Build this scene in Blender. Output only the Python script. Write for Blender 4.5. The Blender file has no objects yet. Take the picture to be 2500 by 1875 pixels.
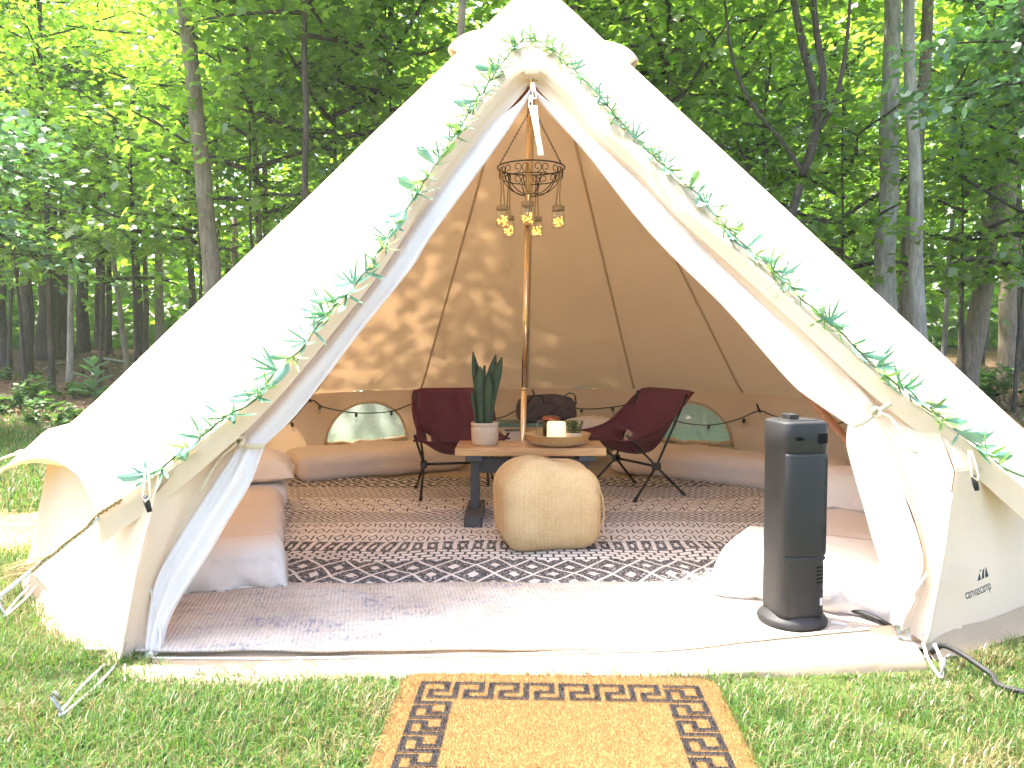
import bpy, bmesh, math, random
import numpy as np
from mathutils import Vector, Matrix, noise as mnoise

random.seed(7); RNG = np.random.default_rng(7)
sc = bpy.context.scene
R = math.radians

# ------------------------------------------------------------------ camera
F_PX = 1888.0; HC = 1.0; HORIZON = 835.0
PITCH = math.atan((937.5 - HORIZON) / F_PX)
cam = bpy.data.cameras.new("camera")
cam.sensor_width = 36.0; cam.sensor_fit = 'HORIZONTAL'
cam.lens = 36.0 * F_PX / 2500.0
cam.clip_start = 0.05; cam.clip_end = 600
camo = bpy.data.objects.new("camera", cam)
sc.collection.objects.link(camo)
camo.location = (0, 0, HC)
camo.rotation_euler = (math.pi / 2 - PITCH, 0, 0)
sc.camera = camo

# ------------------------------------------------------------------ world, sun, exposure
SUN_EL = R(66); SUN_AZ = Vector((-0.86, 0.50, 0)).normalized()      # horizontal direction towards the sun
world = bpy.data.worlds.new("World"); sc.world = world; world.use_nodes = True
wn = world.node_tree.nodes; wl = world.node_tree.links
wn.clear()
wo = wn.new("ShaderNodeOutputWorld"); bg = wn.new("ShaderNodeBackground"); sky = wn.new("ShaderNodeTexSky")
sky.sky_type = 'NISHITA'; sky.sun_disc = False
sky.sun_elevation = SUN_EL
sky.sun_rotation = math.atan2(SUN_AZ.x, SUN_AZ.y)
sky.air_density = 0.8; sky.dust_density = 4.5; sky.ozone_density = 1.0
bg.inputs[1].default_value = 0.15
wl.new(sky.outputs[0], bg.inputs[0]); wl.new(bg.outputs[0], wo.inputs[0])
sun = bpy.data.lights.new("sun", 'SUN'); sun.energy = 2.9; sun.angle = R(0.8); sun.color = (1.0, 0.95, 0.86)
suno = bpy.data.objects.new("sun", sun); sc.collection.objects.link(suno)
S = Vector((SUN_AZ.x * math.cos(SUN_EL), SUN_AZ.y * math.cos(SUN_EL), math.sin(SUN_EL)))
suno.rotation_euler = S.to_track_quat('Z', 'Y').to_euler(); suno.location = (-5, 4, 14)
sc.view_settings.view_transform = 'Standard'; sc.view_settings.look = 'None'
sc.view_settings.gamma = 1.0; sc.view_settings.use_curve_mapping = False
sc.view_settings.exposure = 2.75
sc.render.engine = 'CYCLES'
sc.cycles.use_denoising = True
sc.cycles.use_adaptive_sampling = True; sc.cycles.adaptive_threshold = 0.03; sc.cycles.adaptive_min_samples = 16
sc.cycles.max_bounces = 8; sc.cycles.diffuse_bounces = 4; sc.cycles.transmission_bounces = 6
sc.cycles.transparent_max_bounces = 12; sc.cycles.glossy_bounces = 3; sc.cycles.volume_bounces = 1
sc.cycles.sample_clamp_indirect = 6.0
sc.cycles.caustics_reflective = False; sc.cycles.caustics_refractive = False

# ------------------------------------------------------------------ pixel helpers (pixels of the 2500x1875 photograph)
FW = Vector((0, math.cos(PITCH), -math.sin(PITCH))); UP = Vector((0, math.sin(PITCH), math.cos(PITCH)))
EYE = Vector((0, 0, HC))
def ray(x, y):
    d = FW + Vector((1, 0, 0)) * ((x - 1250) / F_PX) - UP * ((y - 937.5) / F_PX)
    return d / d.y
def W(x, y, d): return EYE + ray(x, y) * d
def G(x, y, z=0.0):
    r = ray(x, y); return EYE + r * ((z - HC) / r.z)
C = Vector((0.14, 4.62, 0)); APEX_Z = 3.12; SLOPE = 1.02
def cone_z(p): return APEX_Z - SLOPE * math.hypot(p.x - C.x, p.y - C.y)
def on_cone(x, y, off=0.0):
    d = 1.6; r = ray(x, y)
    while d < 5.2:
        p = EYE + r * d
        if p.z < cone_z(p): break
        d += 0.02
    a, b = d - 0.02, d
    for _ in range(24):
        m = (a + b) / 2; p = EYE + r * m
        if p.z < cone_z(p): b = m
        else: a = m
    p = EYE + r * b
    n = Vector((p.x - C.x, p.y - C.y, 0)).normalized() * SLOPE + Vector((0, 0, 1)); n.normalize()
    return p + n * off
def on_cyl(x, y, rad):
    r = ray(x, y); d = 8.5
    while d > 2:
        p = EYE + r * d
        if math.hypot(p.x - C.x, p.y - C.y) < rad: return p
        d -= 0.01
    return EYE + r * 6.5
def door_y(z):
    return 2.40 + 0.37 * z if z < 0.6 else 2.622 + (z - 0.6) * 0.76
def door_pt(x, y, off=0.0):
    r = ray(x, y); d = 2.0
    while d < 5:
        p = EYE + r * d
        if p.y > door_y(p.z) + off: break
        d += 0.005
    return EYE + r * d
def gz(x, y):
    t = min(max((y - 11.0) / 22.0, 0), 1)
    return 0.85 * t * t * (3 - 2 * t) if y > 11 else 0.0
def ground_at(px, py):
    r = ray(px, py); d = 1.5
    while d < 60:
        p = EYE + r * d
        if p.z <= gz(p.x, p.y): return p
        d += 0.02
    return EYE + r * 40

# ------------------------------------------------------------------ mesh helpers
class MB:
    def __init__(s): s.v = []; s.f = []; s.m = []; s.smooth = True
    def add(s, vs, fs, mi=0):
        o = len(s.v); s.v += [tuple(v) for v in vs]
        s.f += [tuple(o + i for i in f) for f in fs]; s.m += [mi] * len(fs); return s
    def box(s, c, size, rot=None, mi=0):
        c = Vector(c); h = Vector(size) / 2; vs = []
        for sx in (-1, 1):
            for sy in (-1, 1):
                for sz in (-1, 1):
                    v = Vector((sx * h.x, sy * h.y, sz * h.z))
                    if rot is not None: v = rot @ v
                    vs.append(c + v)
        return s.add(vs, [(0, 1, 3, 2), (4, 6, 7, 5), (0, 4, 5, 1), (2, 3, 7, 6), (0, 2, 6, 4), (1, 5, 7, 3)], mi)
    def tube(s, pts, rad, n=8, cap=True, mi=0, flat=1.0, jitter=None):
        pts = [Vector(p) for p in pts]; k = len(pts)
        rads = rad if isinstance(rad, (list, tuple)) else [rad] * k
        vs = []; prev = None
        for i, p in enumerate(pts):
            t = (pts[min(i + 1, k - 1)] - pts[max(i - 1, 0)])
            t = t.normalized() if t.length > 1e-9 else Vector((0, 0, 1))
            if prev is None:
                a = Vector((0, 0, 1)) if abs(t.z) < 0.9 else Vector((1, 0, 0))
                u = t.cross(a).normalized()
            else:
                u = (prev - t * prev.dot(t))
                u = u.normalized() if u.length > 1e-6 else t.orthogonal().normalized()
            prev = u; w = t.cross(u)
            for j in range(n):
                an = 2 * math.pi * j / n; rr = rads[i]
                if jitter: rr *= jitter(i, j)
                vs.append(p + u * math.cos(an) * rr + w * math.sin(an) * rr * flat)
        fs = [(i * n + j, i * n + (j + 1) % n, (i + 1) * n + (j + 1) % n, (i + 1) * n + j) for i in range(k - 1) for j in range(n)]
        if cap: fs += [tuple(reversed(range(n))), tuple(range((k - 1) * n, k * n))]
        return s.add(vs, fs, mi)
    def lathe(s, prof, c=(0, 0, 0), n=24, mi=0):
        c = Vector(c); vs = []
        for r, z in prof:
            for j in range(n):
                a = 2 * math.pi * j / n; vs.append(c + Vector((r * math.cos(a), r * math.sin(a), z)))
        k = len(prof)
        fs = [(i * n + j, i * n + (j + 1) % n, (i + 1) * n + (j + 1) % n, (i + 1) * n + j) for i in range(k - 1) for j in range(n)]
        return s.add(vs, fs, mi)
    def grid(s, rows, mi=0, close=False):
        n = len(rows[0]); vs = [p for r in rows for p in r]
        fs = [(i * n + j, i * n + (j + 1) % n, (i + 1) * n + (j + 1) % n, (i + 1) * n + j)
              for i in range(len(rows) - 1) for j in range(n if close else n - 1)]
        return s.add(vs, fs, mi)
    def poly(s, pts, mi=0): return s.add(pts, [tuple(range(len(pts)))], mi)
    def ico(s, c, r, mi=0, sz=1.0):
        c = Vector(c); vs = [c + Vector(v) * r for v in ((1,0,0),(-1,0,0),(0,1,0),(0,-1,0),(0,0,sz),(0,0,-sz))]
        return s.add(vs, [(0,2,4),(2,1,4),(1,3,4),(3,0,4),(2,0,5),(1,2,5),(3,1,5),(0,3,5)], mi)

def mesh_of(name, mb, mats, off=Vector((0, 0, 0)), smooth=True):
    me = bpy.data.meshes.new(name)
    if off.length: vs = [(v[0] - off.x, v[1] - off.y, v[2] - off.z) for v in mb.v]
    else: vs = mb.v
    me.from_pydata(vs, [], mb.f)
    for m in (mats if isinstance(mats, (list, tuple)) else [mats]): me.materials.append(m)
    if len(me.materials) > 1: me.polygons.foreach_set("material_index", mb.m)
    if smooth: me.polygons.foreach_set("use_smooth", [True] * len(me.polygons))
    me.update(); return me
def link(name, data, parent=None, loc=None):
    o = bpy.data.objects.new(name, data); sc.collection.objects.link(o)
    if parent is not None: o.parent = parent
    if loc is not None: o.location = loc
    return o
def tag(o, label, cat, group=None, kind=None):
    o["label"] = label; o["category"] = cat
    if group: o["group"] = group
    if kind: o["kind"] = kind
    return o
def thing(name, label, cat, loc=(0, 0, 0), group=None, rotz=0.0):
    o = bpy.data.objects.new(name, None); sc.collection.objects.link(o)
    o.empty_display_size = 0.1; o.location = loc; o.rotation_euler = (0, 0, rotz)
    return tag(o, label, cat, group)
def worldloc(o):
    v = Vector(o.location)
    return v + worldloc(o.parent) if o.parent else v
def part(root, name, mb, mats, smooth=True, bevel=0.0, local=False, solid=0.0):
    """mesh part of a thing; mb in world coordinates unless local"""
    off = Vector((0, 0, 0)) if local else worldloc(root)
    o = link(name, mesh_of(name, mb, mats, off, smooth), root)
    fin(o, bevel, solid); return o
def fin(o, bevel=0.0, solid=0.0):
    if solid:
        m = o.modifiers.new("thickness", 'SOLIDIFY'); m.thickness = solid; m.offset = 0
    if bevel:
        m = o.modifiers.new("bevel", 'BEVEL'); m.width = bevel; m.segments = 2; m.limit_method = 'ANGLE'
        for p in o.data.polygons: p.use_smooth = False
def single(name, mb, mats, label, cat, loc, group=None, smooth=True, bevel=0.0, kind=None, solid=0.0):
    o = link(name, mesh_of(name, mb, mats, Vector(loc), smooth), None, loc)
    fin(o, bevel, solid)
    if kind == 'structure': o["kind"] = kind
    else: tag(o, label, cat, group, kind)
    return o
def copy_tree(o, parent=None):
    c = o.copy(); sc.collection.objects.link(c); c.parent = parent
    for ch in o.children: copy_tree(ch, c)
    return c
def resample(pts, n):
    pts = [Vector(p) for p in pts]
    L = [0.0]
    for a, b in zip(pts, pts[1:]): L.append(L[-1] + (b - a).length)
    out = []
    for i in range(n):
        t = L[-1] * i / (n - 1); j = 0
        while j < len(L) - 2 and L[j + 1] < t: j += 1
        k = (t - L[j]) / max(L[j + 1] - L[j], 1e-9); out.append(pts[j].lerp(pts[j + 1], min(max(k, 0), 1)))
    return out
def smooth_path(pts, n):
    """Catmull-Rom through pts, resampled evenly"""
    pts = [Vector(p) for p in pts]; P = [pts[0] * 2 - pts[1]] + pts + [pts[-1] * 2 - pts[-2]]
    o = []
    for i in range(1, len(P) - 2):
        for k in range(10):
            t = k / 10; a, b, c, d = P[i - 1], P[i], P[i + 1], P[i + 2]
            o.append(0.5 * ((2 * b) + (c - a) * t + (2 * a - 5 * b + 4 * c - d) * t * t + (3 * b - a - 3 * c + d) * t ** 3))
    o.append(pts[-1]); return resample(o, n)
def fn(x, y=0.0, z=0.0): return mnoise.noise(Vector((x, y, z)))

def leaf_arrays(name, pos, nrm, head, size, tmpl, mats, fold=0.18, mi=None):
    pos = np.asarray(pos, float); nrm = np.asarray(nrm, float); head = np.asarray(head, float); size = np.asarray(size, float)
    nrm = nrm / np.linalg.norm(nrm, axis=1, keepdims=True)
    head = head - nrm * np.sum(head * nrm, 1, keepdims=True)
    head = head / (np.linalg.norm(head, axis=1, keepdims=True) + 1e-9)
    rt = np.cross(head, nrm)
    T = np.array(tmpl, float); N = len(pos); K = len(T)
    tz = -np.abs(T[:, 0]) * fold - 0.15 * T[:, 1] ** 2
    v = pos[:, None, :] + size[:, None, None] * (T[None, :, 0, None] * rt[:, None, :] + T[None, :, 1, None] * head[:, None, :] + tz[None, :, None] * nrm[:, None, :])
    me = bpy.data.meshes.new(name)
    me.vertices.add(N * K); me.vertices.foreach_set("co", v.reshape(-1))
    me.loops.add(N * K); me.loops.foreach_set("vertex_index", np.arange(N * K, dtype=np.int32))
    me.polygons.add(N); me.polygons.foreach_set("loop_start", np.arange(N, dtype=np.int32) * K)
    me.polygons.foreach_set("loop_total", np.full(N, K, dtype=np.int32))
    for m in (mats if isinstance(mats, (list, tuple)) else [mats]): me.materials.append(m)
    if mi is not None: me.polygons.foreach_set("material_index", np.asarray(mi, dtype=np.int32))
    me.update(calc_edges=True); return me
MAPLE = [(0,0),(.33,-.04),(.22,.18),(.56,.40),(.27,.46),(.22,.62),(0,1),(-.22,.62),(-.27,.46),(-.56,.40),(-.22,.18),(-.33,-.04)]
OVAL = [(0,0),(.26,.22),(.30,.5),(.17,.8),(0,1),(-.17,.8),(-.30,.5),(-.26,.22)]
SIMPLE = [(0,0),(.42,.32),(.24,.66),(0,1),(-.24,.66),(-.42,.32)]

# ------------------------------------------------------------------ node expression helper
class E:
    def __init__(s, nt, v): s.nt = nt; s.v = v
    def _op(s, op, *a, clamp=False):
        n = s.nt.nodes.new("ShaderNodeMath"); n.operation = op; n.use_clamp = clamp
        for i, x in enumerate((s,) + a):
            x = x.v if isinstance(x, E) else x
            if isinstance(x, (int, float)): n.inputs[i].default_value = x
            else: s.nt.links.new(x, n.inputs[i])
        return E(s.nt, n.outputs[0])
    def __add__(s, o): return s._op('ADD', o)
    def __radd__(s, o): return s._op('ADD', o)
    def __sub__(s, o): return s._op('SUBTRACT', o)
    def __rsub__(s, o): return (s * -1.0) + o
    def __mul__(s, o): return s._op('MULTIPLY', o)
    def __rmul__(s, o): return s._op('MULTIPLY', o)
    def __truediv__(s, o): return s._op('DIVIDE', o)
    def lt(s, o): return s._op('LESS_THAN', o)
    def gt(s, o): return s._op('GREATER_THAN', o)
    def abs(s): return s._op('ABSOLUTE')
    def fract(s): return s._op('FRACT')
    def floor(s): return s._op('FLOOR')
    def sin(s): return s._op('SINE')
    def min(s, o): return s._op('MINIMUM', o)
    def max(s, o): return s._op('MAXIMUM', o)
    def clamp(s): return s._op('ADD', 0.0, clamp=True)
    def tri(s): return (s.fract() - 0.5).abs() * 2.0            # 1 at integers, 0 at halves
    def band(s, a, b): return s.gt(a) * s.lt(b)
    def sel(s, a, b): return s * a + (1.0 - s) * b               # s is a 0/1 mask
def new_mat(name):
    m = bpy.data.materials.new(name); m.use_nodes = True; nt = m.node_tree; nt.nodes.clear()
    out = nt.nodes.new("ShaderNodeOutputMaterial"); return m, nt, out
def coords(nt, kind="Object"):
    tc = nt.nodes.new("ShaderNodeTexCoord"); return tc.outputs[kind]
def noise(nt, vec, scale, detail=3, rough=0.6, dist=0.0, stretch=None):
    if stretch:
        mp = nt.nodes.new("ShaderNodeMapping"); mp.inputs["Scale"].default_value = stretch; nt.links.new(vec, mp.inputs[0]); vec = mp.outputs[0]
    n = nt.nodes.new("ShaderNodeTexNoise"); n.inputs["Scale"].default_value = scale; n.inputs["Detail"].default_value = detail
    n.inputs["Roughness"].default_value = rough; n.inputs["Distortion"].default_value = dist
    nt.links.new(vec, n.inputs["Vector"]); return E(nt, n.outputs["Fac"])
def ramp(nt, fac, stops):
    r = nt.nodes.new("ShaderNodeValToRGB"); e = r.color_ramp.elements
    while len(e) < len(stops): e.new(0.5)
    for el, (p, c) in zip(e, stops): el.position = p; el.color = (*c, 1)
    nt.links.new(fac.v if isinstance(fac, E) else fac, r.inputs[0]); return r.outputs[0]
def mixc(nt, fac, a, b):
    m = nt.nodes.new("ShaderNodeMix"); m.data_type = 'RGBA'
    for i, x in ((0, fac), (6, a), (7, b)):
        x = x.v if isinstance(x, E) else x
        if isinstance(x, tuple): m.inputs[i].default_value = (*x, 1)
        elif isinstance(x, (int, float)): m.inputs[i].default_value = x
        else: nt.links.new(x, m.inputs[i])
    return m.outputs[2]
def bump(nt, h, strength=0.3, dist=0.01):
    b = nt.nodes.new("ShaderNodeBump"); b.inputs["Strength"].default_value = strength; b.inputs["Distance"].default_value = dist
    nt.links.new(h.v if isinstance(h, E) else h, b.inputs["Height"]); return b.outputs[0]
def principled(nt, out, col, rough=0.7, metal=0.0, normal=None, spec=0.4, **kw):
    p = nt.nodes.new("ShaderNodeBsdfPrincipled")
    if isinstance(col, tuple): p.inputs["Base Color"].default_value = (*col, 1)
    else: nt.links.new(col, p.inputs["Base Color"])
    if isinstance(rough, E): nt.links.new(rough.v, p.inputs["Roughness"])
    else: p.inputs["Roughness"].default_value = rough
    p.inputs["Metallic"].default_value = metal; p.inputs["Specular IOR Level"].default_value = spec
    if normal is not None: nt.links.new(normal, p.inputs["Normal"])
    for k, v in kw.items(): p.inputs[k].default_value = v
    if out is not None: nt.links.new(p.outputs[0], out.inputs[0])
    return p
def simple_mat(name, c1, c2=None, scale=20, rough=0.7, metal=0.0, bs=0.0, bscale=60, bd=0.004, spec=0.4, stretch=None, **kw):
    m, nt, out = new_mat(name); co = coords(nt)
    n = noise(nt, co, scale, 4, stretch=stretch)
    c2 = c2 or tuple(x * 0.8 for x in c1)
    col = ramp(nt, n, [(0.3, c2), (0.7, c1)])
    nm = bump(nt, noise(nt, co, bscale, 3, stretch=stretch), bs, bd) if bs else None
    principled(nt, out, col, rough, metal, nm, spec, **kw); return m
def cloth_mat(name, col, trans, tw, weave=900, rough_scale=3.0, wrinkle=0.25, spot=0.06):
    """thin woven fabric: diffuse reflection plus light coming through"""
    m, nt, out = new_mat(name); co = coords(nt)
    n = noise(nt, co, 2.2, 4); n2 = noise(nt, co, 40, 3)
    f = (n - 0.5) * spot * 2 + (n2 - 0.5) * spot + 1.0
    c = nt.nodes.new("ShaderNodeMix"); c.data_type = 'RGBA'; c.blend_type = 'MULTIPLY'; c.inputs[0].default_value = 1
    c.inputs[6].default_value = (*col, 1)
    cr = nt.nodes.new("ShaderNodeCombineColor")
    for i in range(3): nt.links.new(f.v, cr.inputs[i])
    nt.links.new(cr.outputs[0], c.inputs[7])
    hb = noise(nt, co, rough_scale, 5, 0.55, 0.6) * 1.0 + noise(nt, co, weave, 2) * 0.02
    nm = bump(nt, hb, wrinkle, 0.03)
    d = nt.nodes.new("ShaderNodeBsdfDiffuse"); t = nt.nodes.new("ShaderNodeBsdfTranslucent"); mx = nt.nodes.new("ShaderNodeMixShader")
    nt.links.new(c.outputs[2], d.inputs[0]); t.inputs[0].default_value = (*trans, 1)
    nt.links.new(nm, d.inputs["Normal"]); mx.inputs[0].default_value = tw
    nt.links.new(d.outputs[0], mx.inputs[1]); nt.links.new(t.outputs[0], mx.inputs[2]); nt.links.new(mx.outputs[0], out.inputs[0])
    return m
def leaf_mat(name, stops, trans, tw=0.45, gloss=0.06):
    m, nt, out = new_mat(name)
    g = nt.nodes.new("ShaderNodeNewGeometry"); oi = nt.nodes.new("ShaderNodeObjectInfo")
    f = (E(nt, g.outputs["Random Per Island"]) * 0.7 + E(nt, oi.outputs["Random"]) * 0.3)
    col = ramp(nt, f, stops)
    tcol = ramp(nt, f, trans)
    d = nt.nodes.new("ShaderNodeBsdfDiffuse"); t = nt.nodes.new("ShaderNodeBsdfTranslucent"); mx = nt.nodes.new("ShaderNodeMixShader")
    nt.links.new(col, d.inputs[0]); nt.links.new(tcol, t.inputs[0]); mx.inputs[0].default_value = tw
    nt.links.new(d.outputs[0], mx.inputs[1]); nt.links.new(t.outputs[0], mx.inputs[2])
    gl = nt.nodes.new("ShaderNodeBsdfGlossy"); gl.inputs["Roughness"].default_value = 0.38; m2 = nt.nodes.new("ShaderNodeMixShader")
    m2.inputs[0].default_value = gloss; nt.links.new(mx.outputs[0], m2.inputs[1]); nt.links.new(gl.outputs[0], m2.inputs[2])
    nt.links.new(m2.outputs[0], out.inputs[0]); return m

# ------------------------------------------------------------------ materials
CANVAS = cloth_mat("sand canvas", (0.76, 0.62, 0.46), (0.90, 0.56, 0.30), 0.105, wrinkle=0.22)
CANVAS2 = cloth_mat("double sewn canvas", (0.62, 0.47, 0.30), (0.70, 0.45, 0.2), 0.08, wrinkle=0.1)
CANVAS_G = cloth_mat("ground cloth canvas", (0.43, 0.335, 0.23), (0.6, 0.45, 0.3), 0.08, wrinkle=0.35)
VOILE = cloth_mat("white door lining", (0.90, 0.88, 0.86), (0.9, 0.87, 0.84), 0.30, rough_scale=5, wrinkle=0.3, spot=0.02)
ROPE_W = simple_mat("white cord", (0.78, 0.76, 0.70), (0.6, 0.57, 0.5), 180, 0.9, bs=0.6, bscale=400)
JUTE = simple_mat("jute", (0.55, 0.40, 0.19), (0.32, 0.22, 0.10), 160, 0.95, bs=0.8, bscale=300)
TAPE = simple_mat("cream webbing tape", (0.74, 0.62, 0.44), (0.62, 0.5, 0.34), 90, 0.9, bs=0.3, bscale=500)
ZIP_W = simple_mat("white plastic", (0.82, 0.80, 0.74), (0.75, 0.72, 0.64), 60, 0.45)
STEEL = simple_mat("dull steel", (0.55, 0.54, 0.5), (0.35, 0.34, 0.32), 40, 0.35, 1.0)
BLACKP = simple_mat("black plastic", (0.022, 0.022, 0.024), (0.016, 0.016, 0.017), 40, 0.42, bs=0.08, bscale=700, spec=0.45)
HEATER = simple_mat("charcoal moulded plastic", (0.015, 0.015, 0.0155), (0.012, 0.012, 0.0125), 9, 0.62, bs=0.12, bscale=900, bd=0.001, spec=0.5)
RUBBER = simple_mat("black rubber", (0.02, 0.02, 0.02), (0.012, 0.012, 0.012), 50, 0.6)
IRON = simple_mat("black wire", (0.02, 0.018, 0.016), (0.012, 0.011, 0.01), 50, 0.5, 0.3)
BRASS = simple_mat("bronze tube", (0.86, 0.70, 0.46), (0.80, 0.62, 0.38), 14, 0.18, 1.0, stretch=(1, 1, 0.05))
DARKWOOD = simple_mat("varnished brown wood", (0.30, 0.12, 0.045), (0.19, 0.07, 0.025), 30, 0.4, stretch=(8, 8, 0.6))
GREYPAINT = simple_mat("slate grey paint", (0.072, 0.075, 0.080), (0.06, 0.063, 0.067), 30, 0.5, bs=0.1, bscale=150)
SHEET = cloth_mat("stone cotton sheet", (0.72, 0.635, 0.555), (0.5, 0.4, 0.3), 0.05, rough_scale=3.5, wrinkle=0.55, spot=0.04)
SHEETW = cloth_mat("off white woven cover", (0.78, 0.715, 0.65), (0.6, 0.55, 0.5), 0.05, rough_scale=5, wrinkle=0.5, spot=0.04)
PILLOW = cloth_mat("off white pillow cotton", (0.78, 0.71, 0.64), (0.6, 0.5, 0.4), 0.05, rough_scale=6, wrinkle=0.6, spot=0.03)
MAROON = simple_mat("burgundy ripstop", (0.105, 0.014, 0.026), (0.085, 0.011, 0.021), 12, 0.75, bs=0.3, bscale=900, bd=0.001)
BLACKF = simple_mat("black webbing", (0.02, 0.018, 0.018), (0.014, 0.013, 0.013), 60, 0.8)
ALU = simple_mat("black anodised tube", (0.018, 0.018, 0.02), (0.014, 0.014, 0.016), 30, 0.35, 0.4)
STONE = simple_mat("cream stoneware", (0.66, 0.55, 0.42), (0.50, 0.40, 0.29), 55, 0.75, bs=0.5, bscale=70, stretch=(1, 1, 3.5))
SOIL = simple_mat("potting soil", (0.05, 0.034, 0.022), (0.025, 0.017, 0.011), 120, 0.95, bs=0.8, bscale=150)
TEAL = simple_mat("teal painted wood", (0.12, 0.24, 0.23), (0.09, 0.19, 0.19), 20, 0.5)
BAMBOO = simple_mat("woven bamboo", (0.70, 0.47, 0.20), (0.52, 0.32, 0.12), 60, 0.5, bs=0.5, bscale=50, stretch=(1, 1, 9))
WHITEP = simple_mat("white card", (0.72, 0.69, 0.66), (0.66, 0.63, 0.6), 8, 0.8)

m, nt, out = new_mat("pine board"); co = coords(nt)
g = noise(nt, co, 3.0, 5, 0.6, 1.2, stretch=(1.5, 26, 26)); k = noise(nt, co, 14, 2, 0.5, stretch=(0.5, 1, 1))
col = ramp(nt, g * 0.8 + k * 0.25, [(0.3, (0.40, 0.20, 0.075)), (0.52, (0.62, 0.36, 0.16)), (0.75, (0.72, 0.46, 0.22))])
principled(nt, out, col, 0.24, normal=bump(nt, g, 0.12, 0.003)); PINE = m

m, nt, out = new_mat("seagrass weave"); co = coords(nt)
sx = nt.nodes.new("ShaderNodeSeparateXYZ"); nt.links.new(co, sx.inputs[0])
X, Y, Z = (E(nt, sx.outputs[i]) for i in range(3))
ang = E(nt, nt.nodes.new("ShaderNodeMath").outputs[0]); an = ang.v.node; an.operation = 'ARCTAN2'
nt.links.new(Y.v, an.inputs[0]); nt.links.new(X.v, an.inputs[1])
rib = (ang * 12.0).fract(); rt = (rib - 0.5).abs()
br = ((Z * 75.0) + rt * 1.6).tri()
h = br * 0.6 + (1.0 - rt * 2.0) * 0.4
n = noise(nt, co, 7, 4); n2 = noise(nt, co, 90, 2)
col = ramp(nt, n * 0.55 + n2 * 0.35 + h * 0.12, [(0.2, (0.42, 0.26, 0.11)), (0.42, (0.66, 0.46, 0.22)), (0.72, (0.80, 0.60, 0.33))])
principled(nt, out, col, 0.9, normal=bump(nt, h + n2 * 0.4, 0.9, 0.006)); SEAGRASS = m

m, nt, out = new_mat("insect mesh")
tr = nt.nodes.new("ShaderNodeBsdfTransparent"); df = nt.nodes.new("ShaderNodeBsdfDiffuse"); df.inputs[0].default_value = (0.55, 0.62, 0.55, 1)
tl = nt.nodes.new("ShaderNodeBsdfTranslucent"); tl.inputs[0].default_value = (0.75, 0.85, 0.75, 1)
m1 = nt.nodes.new("ShaderNodeMixShader"); m2 = nt.nodes.new("ShaderNodeMixShader"); m1.inputs[0].default_value = 0.6
nt.links.new(df.outputs[0], m1.inputs[1]); nt.links.new(tl.outputs[0], m1.inputs[2])
nf = noise(nt, coords(nt), 60, 3) * 0.3 + 0.32
nt.links.new(nf.v, m2.inputs[0]); nt.links.new(tr.outputs[0], m2.inputs[1]); nt.links.new(m1.outputs[0], m2.inputs[2]); nt.links.new(m2.outputs[0], out.inputs[0]); MESHSCREEN = m

m, nt, out = new_mat("clear glass")
tr = nt.nodes.new("ShaderNodeBsdfTransparent"); tr.inputs[0].default_value = (0.93, 0.94, 0.92, 1)
gl = nt.nodes.new("ShaderNodeBsdfGlossy"); gl.inputs["Roughness"].default_value = 0.05
lw = nt.nodes.new("ShaderNodeLayerWeight"); lw.inputs[0].default_value = 0.35
m2 = nt.nodes.new("ShaderNodeMixShader"); f = E(nt, lw.outputs["Facing"]) * 0.55 + 0.06
nt.links.new(f.v, m2.inputs[0]); nt.links.new(tr.outputs[0], m2.inputs[1]); nt.links.new(gl.outputs[0], m2.inputs[2]); nt.links.new(m2.outputs[0], out.inputs[0]); GLASS = m

def emit_mat(name, col, s, base=None):
    m, nt, out = new_mat(name)
    p = principled(nt, out, base or col, 0.5); p.inputs["Emission Color"].default_value = (*col, 1); p.inputs["Emission Strength"].default_value = s
    return m
FAIRY = emit_mat("fairy light glow", (1.0, 0.48, 0.06), 1.6)
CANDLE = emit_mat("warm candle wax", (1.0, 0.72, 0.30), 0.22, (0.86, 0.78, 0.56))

# bark
def bark_mat(name, dark, light, sc_=6.0, bs=0.9):
    m, nt, out = new_mat(name); co = coords(nt)
    n = noise(nt, co, sc_, 6, 0.65, 0.8, stretch=(4, 4, 0.7)); n2 = noise(nt, co, 1.2, 3); n3 = noise(nt, co, 40, 3, stretch=(2, 2, 0.6))
    col = ramp(nt, n * 0.6 + n2 * 0.25 + n3 * 0.15, [(0.32, dark), (0.62, light)])
    principled(nt, out, col, 0.95, normal=bump(nt, n + n3 * 0.3, bs, 0.04), spec=0.15); return m
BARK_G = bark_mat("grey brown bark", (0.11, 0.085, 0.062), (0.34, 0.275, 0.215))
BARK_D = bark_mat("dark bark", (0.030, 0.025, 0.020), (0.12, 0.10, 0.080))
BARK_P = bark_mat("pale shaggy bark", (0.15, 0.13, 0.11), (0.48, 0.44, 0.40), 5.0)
LEAF_N = leaf_mat("maple leaves", [(0.0, (0.055, 0.12, 0.04)), (0.5, (0.095, 0.185, 0.048)), (1.0, (0.16, 0.255, 0.052))],
                  [(0.0, (0.14, 0.34, 0.03)), (0.5, (0.32, 0.56, 0.04)), (1.0, (0.50, 0.72, 0.06))], 0.62)
LEAF_F = leaf_mat("woodland leaves", [(0.0, (0.05, 0.13, 0.022)), (0.6, (0.10, 0.21, 0.028)), (1.0, (0.16, 0.27, 0.03))],
                  [(0.0, (0.22, 0.46, 0.03)), (0.5, (0.44, 0.70, 0.04)), (1.0, (0.62, 0.84, 0.08))], 0.68)
LEAF_B = leaf_mat("blue green leaves", [(0.0, (0.06, 0.15, 0.075)), (1.0, (0.12, 0.24, 0.10))], [(0.0, (0.10, 0.28, 0.06)), (1.0, (0.18, 0.38, 0.08))], 0.35, 0.1)
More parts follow.
